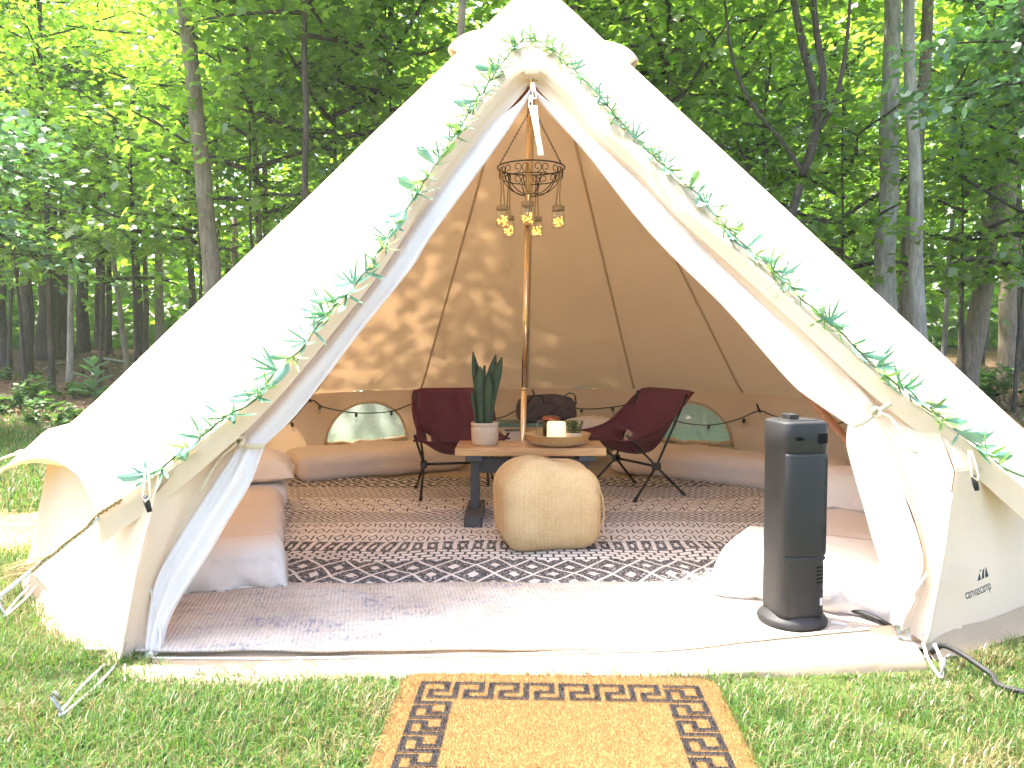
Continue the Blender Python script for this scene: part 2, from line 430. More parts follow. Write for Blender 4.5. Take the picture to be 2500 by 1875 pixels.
LEAF_S = leaf_mat("undergrowth leaves", [(0.0, (0.035, 0.11, 0.025)), (1.0, (0.085, 0.20, 0.045))], [(0.0, (0.12, 0.33, 0.03)), (1.0, (0.28, 0.5, 0.05))], 0.4, 0.08)

# ------------------------------------------------------------------ ground
m, nt, out = new_mat("lawn and forest floor"); co = coords(nt)
sx = nt.nodes.new("ShaderNodeSeparateXYZ"); nt.links.new(co, sx.inputs[0]); X = E(nt, sx.outputs[0]); Y = E(nt, sx.outputs[1])
nb = noise(nt, co, 0.55, 4); nm = noise(nt, co, 5, 5); nh = noise(nt, co, 45, 4)
lawn = ramp(nt, nm * 0.5 + nh * 0.5, [(0.3, (0.030, 0.048, 0.012)), (0.5, (0.075, 0.105, 0.026)), (0.7, (0.17, 0.16, 0.065))])
lit = ramp(nt, nm * 0.4 + nh * 0.6, [(0.28, (0.035, 0.022, 0.014)), (0.5, (0.12, 0.075, 0.045)), (0.72, (0.27, 0.18, 0.115))])
mk = ((Y + (nb - 0.5) * 5.0 - 8.6) * 0.7).clamp()
soil = ramp(nt, nm * 0.5 + nh * 0.5, [(0.3, (0.28, 0.15, 0.075)), (0.7, (0.48, 0.29, 0.15))])
dx = (X + 2.75) * 1.0; dy = (Y - 4.05) * 2.2
ms = (1.15 - (dx * dx + dy * dy)._op('SQRT') + (nm - 0.5) * 1.2)._op('MULTIPLY', 4.0, clamp=True)
col = mixc(nt, ms, mixc(nt, mk, lawn, lit), soil)
principled(nt, out, col, 0.95, normal=bump(nt, nh + nm * 0.6, 0.7, 0.03), spec=0.1); GROUND = m
mb = MB(); rows = []
ys = [-60, -15, -5, 0, 1.5, 3, 5, 7, 9, 11] + list(np.linspace(12, 34, 23)) + [45, 70, 110]
xs = [-90, -45, -28] + list(np.linspace(-20, 20, 33)) + [28, 45, 90]
for y in ys: rows.append([(x, y, gz(x, y) + (0.05 * fn(x * .5, y * .5) if y > 9 else 0)) for x in xs])
mb.grid(rows); single("ground", mb, GROUND, None, None, (0, 0, 0), kind='structure')

# ------------------------------------------------------------------ woodland: shared crown meshes
def crown_mesh(name, seed, rad, hgt, nb, npts, nl, tmpl, size, mat, barkm, spread=0.42, droop=0.0, up=0.35):
    rg = np.random.default_rng(seed); P = []; Nn = []; H = []; Sz = []; br = MB()
    for b in range(nb):
        u = (b + rg.random()) / nb; az = b * 2.399 + rg.normal(0, .3)
        prof = (0.55 + 0.75 * math.sin(math.pi * min(1, u * 0.85 + 0.12))) * (1.0 - 0.35 * u)
        L = rad * prof * (0.7 + 0.5 * rg.random()); el = up * (0.4 + u) + rg.normal(0, .12)
        d = np.array([math.cos(az) * math.cos(el), math.sin(az) * math.cos(el), math.sin(el)])
        z0 = u * hgt * 0.85
        pts = []
        for k in range(6):
            t = k / 5; q = d * L * t + np.array([0, 0, z0 - droop * t * t + 0.1 * math.sin(3 * t + b)])
            q[0] += 0.12 * math.sin(5 * t + b) * t; pts.append(q)
        br.tube([Vector(q) for q in pts], [0.035 * (1 - u * .5) * (1 - .85 * k / 5) + .006 for k in range(6)], 5, False)
        for j in range(npts):
            t = 0.22 + 0.78 * (j + rg.random()) / npts; fi = t * 5; i0 = min(int(fi), 4)
            c = pts[i0] * (1 - (fi - i0)) + pts[i0 + 1] * (fi - i0)
            side = rg.normal(0, 1, 3); side[2] *= 0.25; c = c + side * 0.28 * (0.4 + t) * rad / 2.5
            if j % 3 == 0: br.tube([Vector(pts[i0]), Vector((Vector(pts[i0]) + Vector(c)) / 2 + Vector((0, 0, .04))), Vector(c)], [.011, .008, .004], 4, False)
            n = max(3, int(nl * (0.5 + rg.random())))
            off = rg.normal(0, 1, (n, 3)) * np.array([spread, spread, spread * 0.28]); off[:, 2] -= 0.12 * np.sum(off[:, :2] ** 2, 1) / spread
            P.append(c + off)
            nr = rg.normal(0, 0.42, (n, 3)) + np.array([0, 0, 1.0]) + off * 0.3; Nn.append(nr)
            hd = off + d * 0.4 + rg.normal(0, .35, (n, 3)); hd[:, 2] -= 0.35; H.append(hd)
            Sz.append(size * (0.65 + 0.7 * rg.random(n)))
    lm = leaf_arrays(name, np.concatenate(P), np.concatenate(Nn), np.concatenate(H), np.concatenate(Sz), tmpl, mat)
    return lm, mesh_of(name + " limbs", br, barkm)
CR_NEAR = [crown_mesh("maple crown %d" % i, 10 + i, 2.5, 4.6, 24, 10, 22, MAPLE, 0.125, LEAF_N, BARK_D) for i in range(3)]
CR_FAR = [crown_mesh("wood crown %d" % i, 30 + i, 2.9, 6.5, 24, 9, 24, SIMPLE, 0.16, LEAF_F, BARK_D, 0.5) for i in range(3)]
CR_SAP = [crown_mesh("sapling crown %d" % i, 50 + i, 1.3, 2.6, 13, 7, 18, MAPLE, 0.115, LEAF_N, BARK_D, 0.3) for i in range(2)]
CR_BLUE = crown_mesh("low maple crown", 61, 1.9, 2.4, 18, 10, 26, MAPLE, 0.135, LEAF_B, BARK_D, 0.34, droop=0.5, up=0.15)
CR_OAK = crown_mesh("oak crown", 63, 1.9, 2.2, 15, 8, 15, OVAL, 0.20, LEAF_B, BARK_D, 0.34, droop=0.3, up=0.2)

def trunk_mb(path, r0, r1, seed, sides=14, rough=0.10):
    k = max(8, int((path[-1] - path[0]).length / 0.35)); pts = resample(path, k)
    for i, p in enumerate(pts):
        w = 0.25 * r0 + 0.02
        p.x += w * fn(i * .35, seed * 3.1); p.y += w * fn(i * .35, seed * 5.7)
    rads = []
    for i in range(k):
        t = i / (k - 1); flare = 1 + 0.35 * math.exp(-t * 22)
        rads.append((r0 + (r1 - r0) * t) * flare)
    mb = MB()
    mb.tube(pts, rads, sides, True, jitter=lambda i, j: 1 + rough * fn(j * 1.7 + seed, i * .3) + rough * .6 * fn(j * 3.9, i * 1.1, seed))
    return mb, pts
def tree(label, base, top, d0, d1, bark, crowns, seed, name="tree", group=None, extra=None):
    """base, top: world points of the trunk; crowns: list of (mesh pair, height, scale, rot)"""
    base = Vector(base); top = Vector(top)
    t = thing(name, label, "tree", base, group)
    mb, pts = trunk_mb([base - Vector((0, 0, .08)), base.lerp(top, .5) + Vector((fn(seed * 2.2) * .12, 0, 0)), top], d0 / 2, d1 / 2, seed)
    tk = part(t, "trunk", mb, bark)
    for (cm, lm), z, s, rot in crowns:
        f = min(max((z - base.z) / max(top.z - base.z, .1), 0), 1); q = base.lerp(top, f) - base
        c = link("crown", cm, t); c["kind"] = "stuff"
        c.location = (q.x, q.y, z - base.z); c.scale = (s, s, s); c.rotation_euler = (0, 0, rot)
        l = link("limbs", lm, t); l.location = c.location; l.scale = c.scale; l.rotation_euler = c.rotation_euler
    if extra:
        for pth, ra, rb in extra:
            mb = MB(); pts = smooth_path(pth, 14); mb.tube(pts, [ra + (rb - ra) * i / 13 for i in range(14)], 9)
            part(t, "limb", mb, bark)
    return t
def rr(): return random.uniform(0, 6.28)

# trees that can be told apart: (x at top, x at base, base row, width, depth or None)
def ptree(label, xt, yt, xb, yb, wpx, d, H, bark, crowns, seed, group=None, name="tree", taper=0.55, extra=None):
    b = W(xb, yb, d); a = W(xt, yt, d); dirv = (a - b) / (a.z - b.z)
    zb = gz(b.x, d); base = b + dirv * (zb - b.z); top = base + dirv * H
    dia = wpx / F_PX * d
    return tree(label, base, top, dia * 1.1, dia * taper, bark, crowns, seed, name, group, extra)
N0, N1, N2 = CR_NEAR; F0, F1, F2 = CR_FAR
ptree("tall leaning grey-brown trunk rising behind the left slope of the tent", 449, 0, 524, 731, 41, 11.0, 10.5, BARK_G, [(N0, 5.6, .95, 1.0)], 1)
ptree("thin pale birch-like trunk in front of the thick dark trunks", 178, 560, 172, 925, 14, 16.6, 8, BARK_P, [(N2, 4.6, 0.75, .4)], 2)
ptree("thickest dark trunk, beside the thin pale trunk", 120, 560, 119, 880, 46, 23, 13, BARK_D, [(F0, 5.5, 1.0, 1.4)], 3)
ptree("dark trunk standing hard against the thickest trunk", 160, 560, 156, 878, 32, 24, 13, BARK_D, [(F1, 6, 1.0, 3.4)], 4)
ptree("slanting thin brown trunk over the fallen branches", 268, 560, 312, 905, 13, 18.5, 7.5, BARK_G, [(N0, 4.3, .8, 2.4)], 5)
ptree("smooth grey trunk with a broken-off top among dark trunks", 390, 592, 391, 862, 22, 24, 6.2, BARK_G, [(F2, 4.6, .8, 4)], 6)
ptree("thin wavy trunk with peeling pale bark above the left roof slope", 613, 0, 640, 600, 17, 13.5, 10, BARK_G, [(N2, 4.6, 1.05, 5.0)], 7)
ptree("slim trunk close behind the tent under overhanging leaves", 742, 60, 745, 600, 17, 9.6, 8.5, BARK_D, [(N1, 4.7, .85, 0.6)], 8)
ptree("thin trunk showing just left of the tent's peak among leaves", 1110, 60, 1108, 400, 22, 8.1, 9.5, BARK_G, [(N0, 5.0, 1.0, 1.0), (N1, 6.6, 1.0, 3.1), (N2, 7.8, .95, .2)], 23)  # added tree: its stacked crowns, out of view, shade the back of the canvas
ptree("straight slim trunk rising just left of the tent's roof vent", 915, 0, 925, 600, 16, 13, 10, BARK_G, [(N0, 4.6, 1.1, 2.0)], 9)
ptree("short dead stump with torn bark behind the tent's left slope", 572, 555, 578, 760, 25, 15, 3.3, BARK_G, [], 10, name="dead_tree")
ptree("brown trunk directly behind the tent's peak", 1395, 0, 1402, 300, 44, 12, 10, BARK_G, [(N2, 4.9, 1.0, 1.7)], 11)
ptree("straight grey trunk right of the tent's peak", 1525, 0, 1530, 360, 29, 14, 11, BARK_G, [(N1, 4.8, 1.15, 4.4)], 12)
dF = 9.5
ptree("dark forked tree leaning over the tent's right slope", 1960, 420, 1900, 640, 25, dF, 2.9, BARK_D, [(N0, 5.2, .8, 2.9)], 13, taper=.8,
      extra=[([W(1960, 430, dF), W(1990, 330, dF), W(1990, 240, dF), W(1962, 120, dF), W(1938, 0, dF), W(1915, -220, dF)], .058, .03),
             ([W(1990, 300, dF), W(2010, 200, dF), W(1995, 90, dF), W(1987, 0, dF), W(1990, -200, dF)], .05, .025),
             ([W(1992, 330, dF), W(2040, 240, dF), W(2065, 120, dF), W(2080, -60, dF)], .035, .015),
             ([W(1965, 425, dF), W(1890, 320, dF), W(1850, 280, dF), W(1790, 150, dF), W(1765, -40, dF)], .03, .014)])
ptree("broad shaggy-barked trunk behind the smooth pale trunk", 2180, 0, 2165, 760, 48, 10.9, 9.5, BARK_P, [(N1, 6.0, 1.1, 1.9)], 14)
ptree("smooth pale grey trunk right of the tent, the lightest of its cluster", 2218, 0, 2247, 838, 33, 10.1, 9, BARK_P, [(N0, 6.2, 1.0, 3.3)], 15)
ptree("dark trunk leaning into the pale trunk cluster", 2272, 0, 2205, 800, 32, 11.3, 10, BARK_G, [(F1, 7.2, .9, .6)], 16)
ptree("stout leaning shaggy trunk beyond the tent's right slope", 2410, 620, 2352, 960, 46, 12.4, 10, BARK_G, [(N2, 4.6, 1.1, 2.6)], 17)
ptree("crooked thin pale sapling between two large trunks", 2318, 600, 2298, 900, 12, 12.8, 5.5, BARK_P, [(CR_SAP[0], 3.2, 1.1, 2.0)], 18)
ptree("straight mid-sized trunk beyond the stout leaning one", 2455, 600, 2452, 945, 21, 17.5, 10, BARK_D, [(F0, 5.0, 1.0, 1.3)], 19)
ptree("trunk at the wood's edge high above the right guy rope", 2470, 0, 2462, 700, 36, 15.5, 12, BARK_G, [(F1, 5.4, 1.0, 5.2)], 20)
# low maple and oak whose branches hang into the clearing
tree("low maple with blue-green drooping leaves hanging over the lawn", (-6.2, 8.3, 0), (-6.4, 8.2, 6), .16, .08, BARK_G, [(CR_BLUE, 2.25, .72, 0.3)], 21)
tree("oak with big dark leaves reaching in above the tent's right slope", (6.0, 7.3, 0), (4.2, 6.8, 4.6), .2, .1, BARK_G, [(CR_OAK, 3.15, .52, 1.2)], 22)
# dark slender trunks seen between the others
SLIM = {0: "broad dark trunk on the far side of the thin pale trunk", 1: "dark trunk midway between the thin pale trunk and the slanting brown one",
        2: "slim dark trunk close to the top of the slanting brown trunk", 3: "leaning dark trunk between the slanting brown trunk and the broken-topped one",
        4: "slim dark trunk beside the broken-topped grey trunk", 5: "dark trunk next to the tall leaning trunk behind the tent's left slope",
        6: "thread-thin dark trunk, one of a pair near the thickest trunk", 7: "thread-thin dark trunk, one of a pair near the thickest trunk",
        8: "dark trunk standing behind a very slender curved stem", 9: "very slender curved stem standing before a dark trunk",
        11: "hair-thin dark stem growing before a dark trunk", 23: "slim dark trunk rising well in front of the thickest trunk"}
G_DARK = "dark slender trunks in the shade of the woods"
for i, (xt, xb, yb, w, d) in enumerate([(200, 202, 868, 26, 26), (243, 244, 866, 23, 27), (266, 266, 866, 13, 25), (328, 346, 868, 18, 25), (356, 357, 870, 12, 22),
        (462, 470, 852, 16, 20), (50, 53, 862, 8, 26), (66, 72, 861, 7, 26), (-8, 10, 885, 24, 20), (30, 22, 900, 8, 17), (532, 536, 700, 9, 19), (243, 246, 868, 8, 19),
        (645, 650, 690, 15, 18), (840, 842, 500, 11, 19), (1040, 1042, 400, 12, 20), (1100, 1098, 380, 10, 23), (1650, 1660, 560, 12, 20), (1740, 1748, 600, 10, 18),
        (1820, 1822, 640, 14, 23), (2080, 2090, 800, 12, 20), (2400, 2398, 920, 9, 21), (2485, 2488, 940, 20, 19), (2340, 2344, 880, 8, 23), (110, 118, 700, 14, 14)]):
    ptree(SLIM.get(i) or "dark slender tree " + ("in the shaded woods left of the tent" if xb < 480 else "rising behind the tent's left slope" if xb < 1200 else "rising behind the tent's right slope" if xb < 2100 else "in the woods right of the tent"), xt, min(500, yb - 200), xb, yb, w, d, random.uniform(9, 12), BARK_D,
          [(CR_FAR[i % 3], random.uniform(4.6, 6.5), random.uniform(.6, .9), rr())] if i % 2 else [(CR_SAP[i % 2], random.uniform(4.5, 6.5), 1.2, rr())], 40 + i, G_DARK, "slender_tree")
# fillers of the wood: trunks and crowns deeper in
G_DEEP = "leafy trees deeper in the woods"
for i in range(30):
    x = -26 + i * 1.8 + random.uniform(-.8, .8); y = random.uniform(18, 31)
    h = random.uniform(10, 14); z0 = gz(x, y)
    tree("leafy green tree deep in the woods " + ("left of the tent" if x / y < -.4 else "behind the tent" if x / y < .4 else "right of the tent"), (x, y, z0), (x + random.uniform(-.5, .5), y, z0 + h), random.uniform(.14, .3), .07, BARK_D,
         [(CR_FAR[i % 3], z0 + random.uniform(2.6, 4.5), random.uniform(.8, 1.1), rr())] + ([(CR_FAR[(i + 1) % 3], z0 + random.uniform(6.5, 9), 1.1, rr())] if i % 2 else []), 80 + i, "woodland_tree", G_DEEP)
G_SAP = "saplings along the edge of the woods"
for i, (px, d, z, s) in enumerate([(60, 14, 2.0, 1.2), (330, 13.2, 2.3, 1.2), (480, 12.4, 2.2, 1.0), (640, 11.5, 2.6, 1.2), (820, 11.8, 3.4, 1.2), (980, 12, 4.3, 1.2), (1480, 12.5, 4.4, 1.2),
        (1640, 11, 3.4, 1.2), (1780, 12.6, 2.9, 1.3), (1860, 10.6, 2.2, 1.0), (2060, 11.2, 1.9, 1.1), (2360, 11.8, 1.7, 1.1), (2480, 10.8, 1.9, 1.1), (2130, 14.5, 1.4, 1.2), (240, 15, 1.9, 1.3)]):
    p = W(px, 800, d); z0 = gz(p.x, d)
    tree("young maple sapling at the wood's edge " + ("left of the tent" if px < 500 else "behind the tent's left slope" if px < 1200 else "behind the tent's right slope" if px < 2000 else "right of the tent"), (p.x, d, z0), (p.x + random.uniform(-.3, .3), d, z0 + z + 2.4 * s), .06, .02, BARK_D,
         [(CR_SAP[i % 2], z0 + z, s, rr())], 130 + i, "sapling", G_SAP)
# the far wood as one mass
n = 46000; rg = np.random.default_rng(5)
P = np.stack([rg.uniform(-40, 40, n), rg.uniform(31, 42, n), rg.random(n) ** .8 * 19 + .5], 1)
P[:14000, 1] = rg.uniform(28, 33, 14000); P[:14000, 0] *= .75; P[:14000, 2] = .7 + 4.6 * rg.random(14000)
keep = np.array([fn(p[0] * .28, p[1] * .2, p[2] * .34) > (-.84 if p[2] < 6 else -.24 if p[2] < 9 else 0.02) for p in P]); P = P[keep]
nr = rg.normal(0, .5, P.shape) + np.array([0, -.25, 1]); hd = rg.normal(0, 1, P.shape)
o = link("far_wood", leaf_arrays("far_wood", P, nr, hd, .34 + .3 * rg.random(len(P)), SIMPLE, LEAF_F)); tag(o, "bright green leafy mass of the far woods", "woods", kind="stuff")

# undergrowth
def clump(label, px, py, h, rad, n, size, seed, tmpl=SIMPLE, name="shrub", mat=LEAF_S, group=None):
    p = ground_at(px, py); t = thing(name, label, "plant", p, group); rg = np.random.default_rng(seed)
    P = []; H = []; N_ = []; st = MB()
    for s in range(max(5, int(rad * 30))):
        a = rg.random() * 6.28; q = rad * math.sqrt(rg.random()); hh = h * (0.55 + 0.5 * rg.random()) * (1 - .45 * q / rad)
        b = Vector((q * math.cos(a) * .6, q * math.sin(a) * .6, 0)); e = Vector((q * math.cos(a), q * math.sin(a), hh))
        st.tube([p + b, p + (b + e) / 2 + Vector((0, 0, .03)), p + e], [.006, .005, .002], 4, False)
        m_ = max(4, n // max(5, int(rad * 30)))
        for k in range(m_):
            f = .3 + .7 * (k + 1) / m_; c = b.lerp(e, f); aa = k * 2.4 + rg.random()
            P.append(c); H.append((math.cos(aa), math.sin(aa), .15)); N_.append((rg.normal(0, .25) - .3 * math.cos(aa), rg.normal(0, .25) - .3 * math.sin(aa), 1))
    part(t, "stems", st, BARK_D)
    o = link("foliage", leaf_arrays("foliage", P, N_, H, size * (0.6 + .8 * rg.random(len(P))), tmpl, mat), t); o["kind"] = "stuff"; return t
clump("leafy green weed clump at the lawn's edge near the left guy rope", 60, 1010, .42, .5, 420, .10, 1)
clump("bright low weed clump beside the patch of brown leaves", 150, 1040, .3, .45, 380, .07, 2)
clump("nettle-like plant with paired leaves below the thick dark trunks", 75, 985, .5, .3, 160, .13, 3, OVAL)
clump("fern-green undergrowth behind the broad-leaved plant", 190, 975, .4, .5, 300, .10, 4)
clump("leafy bush at the foot of the woods beyond the tent's right slope", 2470, 985, .75, .6, 520, .12, 5)
clump("small dark bush beside the stout leaning trunk", 2400, 935, .6, .5, 380, .11, 6)
clump("undergrowth at the feet of the slender trunks", 30, 930, .35, .6, 300, .09, 7)
# broad-leaved plant: each leaf a part
p = ground_at(232, 985); t = thing("broad_leaved_plant", "broad-leaved plant with pale leaf ribs behind the tent's left slope", "plant", p)
mb = MB(); mb.tube([p, p + Vector((.02, 0, .3)), p + Vector((0, 0, .62))], [.012, .01, .005], 6); part(t, "stem", mb, LEAF_S)
mb = MB(); rows = []
for i in range(7):
    u = i / 6; w = .085 * math.sin(math.pi * (u * .93 + .05)) ** .8; rows.append([(x * w, u * .34, .05 * u - .10 * u * u - abs(x) * .02) for x in (-1, -.5, 0, .5, 1)])
mb.grid(rows); lfm = mesh_of("broad leaf", mb, LEAF_B)
for i in range(13):
    o = link("leaf", lfm, t); z = .12 + .52 * i / 12; o.location = (0, 0, z); s = 1.15 - .45 * i / 12
    o.scale = (s, s, s); o.rotation_euler = (.35 + .4 * i / 12, random.uniform(-.15, .15), i * 2.4)
# fallen sticks
for i, (a, b, r_) in enumerate([((215, 878), (330, 892), .035), ((150, 890), (105, 905), .03)]):
    A = ground_at(*a); B = ground_at(*b); mb = MB(); mb.tube([A + Vector((0, 0, .05)), (A + B) / 2 + Vector((0, 0, .09)), B + Vector((0, 0, .04))], [r_, r_ * .8, r_ * .5], 7)
    single("fallen_branch", mb, BARK_P, ["pale fallen branch lying on the forest floor", "short fallen branch at the foot of the thickest trunk"][i], "branch", A)
# leaf litter
n = 9000; rg = np.random.default_rng(9); yy = 8.5 + 16 * rg.random(n) ** 1.5; xx = rg.uniform(-14, 12, n)
P = np.stack([xx, yy, np.array([gz(a, b) for a, b in zip(xx, yy)]) + .03 + .03 * rg.random(n)], 1)
LIT = leaf_mat("dry leaves", [(0, (.06, .035, .02)), (.5, (.17, .10, .055)), (1, (.36, .25, .16))], [(0, (.1, .06, .03)), (1, (.2, .12, .06))], .1)
o = link("leaf_litter", leaf_arrays("leaf_litter", P, rg.normal(0, .35, P.shape) + np.array([0, 0, 1]), rg.normal(0, 1, P.shape), .06 + .05 * rg.random(n), SIMPLE, LIT)); tag(o, "dry brown leaves scattered over the forest floor", "leaf litter", kind="stuff")

# ------------------------------------------------------------------ grass
MAT_C = Vector((0.125, 1.90, 0)); MAT_W, MAT_D, MAT_A = 0.905, 0.66, R(-2.2)
def in_mat(x, y, mrg=0.0):
    dx, dy = x - MAT_C.x, y - MAT_C.y; c, s = math.cos(MAT_A), math.sin(MAT_A)
    return (np.abs(dx * c + dy * s) < MAT_W / 2 + mrg) & (np.abs(-dx * s + dy * c) < MAT_D / 2 + mrg)
rg = np.random.default_rng(3)
def patch(n, x0, x1, y0, y1): return np.stack([rg.uniform(x0, x1, n), rg.uniform(y0, y1, n)], 1)
PA = patch(90000, -1.75, 1.75, 1.35, 2.5); PB = patch(52000, -3.6, -1.15, 2.0, 4.4); PB2 = patch(26000, 1.1, 2.6, 2.0, 3.6); PC = patch(62000, -9.5, -1.9, 4.2, 11); PD = patch(24000, -.5, 8, 6.9, 11)
XY = np.concatenate([PA, PB, PB2, PC, PD]); far = np.concatenate([np.zeros(len(PA) + len(PB) + len(PB2)), np.ones(len(PC) + len(PD))])
dist = np.hypot(XY[:, 0] - C.x, XY[:, 1] - C.y); front = (XY[:, 1] < 2.262)
inside = (dist < 2.60) & ~front
dirt = ((XY[:, 0] + 2.75) ** 2 + ((XY[:, 1] - 4.05) * 2.2) ** 2 < 0.8)
dens = np.array([fn(a * 1.7, b * 1.7) + .5 * fn(a * 6, b * 6) for a, b in XY]); thin = dens < -0.42
edge = (XY[:, 1] + 2.5 * np.array([fn(a * .6, b * .6, 4) for a, b in XY]) > 9.5)
ok = ~inside & ~in_mat(XY[:, 0], XY[:, 1], -.004) & ~(dirt & (rg.random(len(XY)) < .93)) & ~(thin & (rg.random(len(XY)) < .6)) & ~(edge & (rg.random(len(XY)) < .85))
XY = XY[ok]; far = far[ok]; dens = dens[ok]; n = len(XY)
ln = (.032 + .045 * rg.random(n) ** 1.4) * (1 + .35 * dens) * (1 + .7 * far) * np.where((XY[:, 1] > 2.14) & (XY[:, 1] < 2.3), .6, 1.0) ; w = (.0009 + .0007 * rg.random(n)) * (1 + 2.2 * far)
az = rg.random(n) * 6.283; lean = .25 + .75 * rg.random(n)
dx, dy = np.cos(az), np.sin(az); px_, py_ = -dy, dx
B = np.stack([XY[:, 0], XY[:, 1], np.full(n, -.002)], 1)
def at(f, wid, z): return B + np.stack([dx * f * ln * lean + px_ * wid, dy * f * ln * lean + py_ * wid, z * ln], 1)
V = np.stack([at(0, -w, 0 * ln), at(0, w, 0 * ln), at(.35, w * .9, .6 - .1 * lean), at(.35, -w * .9, .6 - .1 * lean), at(1.0, 0 * w, 1.0 - .45 * lean)], 1)
me = bpy.data.meshes.new("grass"); me.vertices.add(n * 5); me.vertices.foreach_set("co", V.reshape(-1))
idx = (np.arange(n)[:, None] * 5 + np.array([0, 1, 2, 3, 3, 2, 4])).reshape(-1).astype(np.int32)
me.loops.add(n * 7); me.loops.foreach_set("vertex_index", idx); me.polygons.add(n * 2)
ls = (np.arange(n)[:, None] * 7 + np.array([0, 4])).reshape(-1).astype(np.int32); me.polygons.foreach_set("loop_start", ls)
me.polygons.foreach_set("loop_total", np.tile(np.array([4, 3], dtype=np.int32), n))
GRASS = leaf_mat("grass blades", [(0, (.036, .088, .018)), (.45, (.068, .15, .028)), (.70, (.115, .20, .042)), (.76, (.22, .185, .08)), (1, (.34, .275, .14))],
                 [(0, (.08, .22, .02)), (.70, (.18, .36, .04)), (.76, (.25, .2, .08)), (1, (.3, .24, .11))], .35, .03)
DRY = leaf_mat("dry grass blades", [(0, (.10, .12, .03)), (.35, (.19, .17, .065)), (1, (.33, .26, .13))], [(0, (.16, .2, .05)), (1, (.3, .24, .11))], .3, .03)
me.materials.append(GRASS); me.materials.append(DRY)
dry = np.array([fn(a * 2.3 + 9, b * 2.3) + .6 * fn(a * 7, b * 7 + 4) for a, b in XY]) + .35 * (XY[:, 0] > 1.0) + rg.normal(0, .3, n) > .42
me.polygons.foreach_set("material_index", np.repeat(dry.astype(np.int32), 2)); me.update(calc_edges=True)
tag(link("grass", me), "short green lawn with straw-coloured blades around the tent", "grass", kind="stuff")

# ------------------------------------------------------------------ bell tent
tent = thing("bell_tent", "cream canvas bell tent with its front door tied open", "tent", (C.x, C.y, 0))
def pol(phi, r, z): return Vector((C.x + r * math.sin(phi), C.y - r * math.cos(phi), z))      # phi from the door, + to the right
def roof_z(r):
    zc = APEX_Z - SLOPE * r
    return zc if r < 2.45 else max(zc, (APEX_Z - SLOPE * 2.45) - (r - 2.45) * 0.60)
SEAMS = [R(a) for a in (33.6, 56, 82, 108, 135, 157.5, 180, 202.5, 225, 252, 278, 304, 326.4)]
R_TIP = 2.68
# door edge of the roof, read off the photograph and laid on the cone
EDGE_L = [(1299,168),(1270,174),(1240,198),(1205,237),(1158,291),(1050,432),(960,580),(897,669),(790,799),(704,897),(630,972),(560,1034),(433,1136),(330,1205),(243,1262)]
EDGE_R = [(1299,168),(1330,176),(1362,203),(1404,241),(1484,328),(1562,397),(1681,521),(1817,640),(1987,793),(2151,935),(2300,1047),(2396,1117),(2466,1176),(2560,1250)]
edgeL = [on_cone(*p) for p in EDGE_L]; edgeR = [on_cone(*p) for p in EDGE_R]
def polar(p): return math.atan2(p.x - C.x, -(p.y - C.y)), math.hypot(p.x - C.x, p.y - C.y)
def roof_panel(pa, pb, nr=26, nc=9):
    """gore between two seams"""
    mb = MB(); rows = []
    for i in range(nr):
        s = i / (nr - 1); row = []
        for j in range(nc):
            t = j / (nc - 1); phi = pa + (pb - pa) * t; bow = 4 * t * (1 - t)
            r = .07 + (R_TIP + .09 * max(0, 1 - bow * 1.6) * (s > .9) * (s - .9) * 10 - .10 * bow - .07) * s
            flat = 1 - (1 - math.cos((pb - pa) / 2)) * bow * .55                      # cloth is flatter than the cone between seams
            z = roof_z(r) + .012 * bow * fn(phi * 6, s * 7) + (.035 * bow if s > .97 else 0) - (.03 * (1 - bow) if s > .97 else 0)
            row.append(pol(phi, r * flat, z))
        rows.append(row)
    mb.grid(rows); return mb
for a, b in zip(SEAMS[1:-1], SEAMS[2:-1]):
    part(tent, "roof_panel", roof_panel(a, b), CANVAS)
def front_panel(edge, seam_phi, sgn):
    n1, n2 = 9, 34
    top = [Vector((C.x + (edge[0].x - C.x) * i / (n1 - 1) * 1.0, C.y, 0)) for i in range(n1)]
    p0 = edge[0]; ph0, r0 = polar(p0)
    b = [(ph0, .07 + (r0 - .07) * i / n1) for i in range(n1)] + [polar(p) for p in smooth_path(edge, n2)]
    nr = len(b); mb = MB(); rows = []; nc = 13
    for i in range(nr):
        phb, rb = b[i]; s = i / (nr - 1); ra = .07 + (R_TIP - .07) * s; row = []
        for j in range(nc):
            t = j / (nc - 1); phi = phb + (seam_phi - phb) * t; bow = 4 * t * (1 - t)
            r = rb + (ra - rb) * t
            if i >= nr - 3: r += (.09 * max(0, (t - .72) / .28) ** 1.5 - .05 * bow) * (i - nr + 4) / 3
            z = roof_z(r) if t > .15 else (roof_z(r) * t / .15 + (APEX_Z - SLOPE * r) * (1 - t / .15))
            z += .010 * bow * fn(phi * 5, s * 6) + (.05 * bow if s > .985 else 0)
            row.append(pol(phi, r, z))
        rows.append(row)
    mb.grid(rows); return mb
part(tent, "roof_panel", front_panel(edgeL, -R(56), -1), CANVAS)
part(tent, "roof_panel", front_panel(edgeR, R(56), 1), CANVAS)
# seams (sewn double, seen as darker lines from inside)
for a in SEAMS[1:-1]:
    mb = MB(); rows = []
    for i in range(30):
        r = .12 + (2.50 - .12) * i / 29; h = .008
        q = pol(a, r, roof_z(r) - .006); t = Vector((math.cos(a), math.sin(a), 0))
        rows.append([q - t * h, q + t * h])
    mb.grid(rows); part(tent, "seam", mb, CANVAS2, solid=.004)
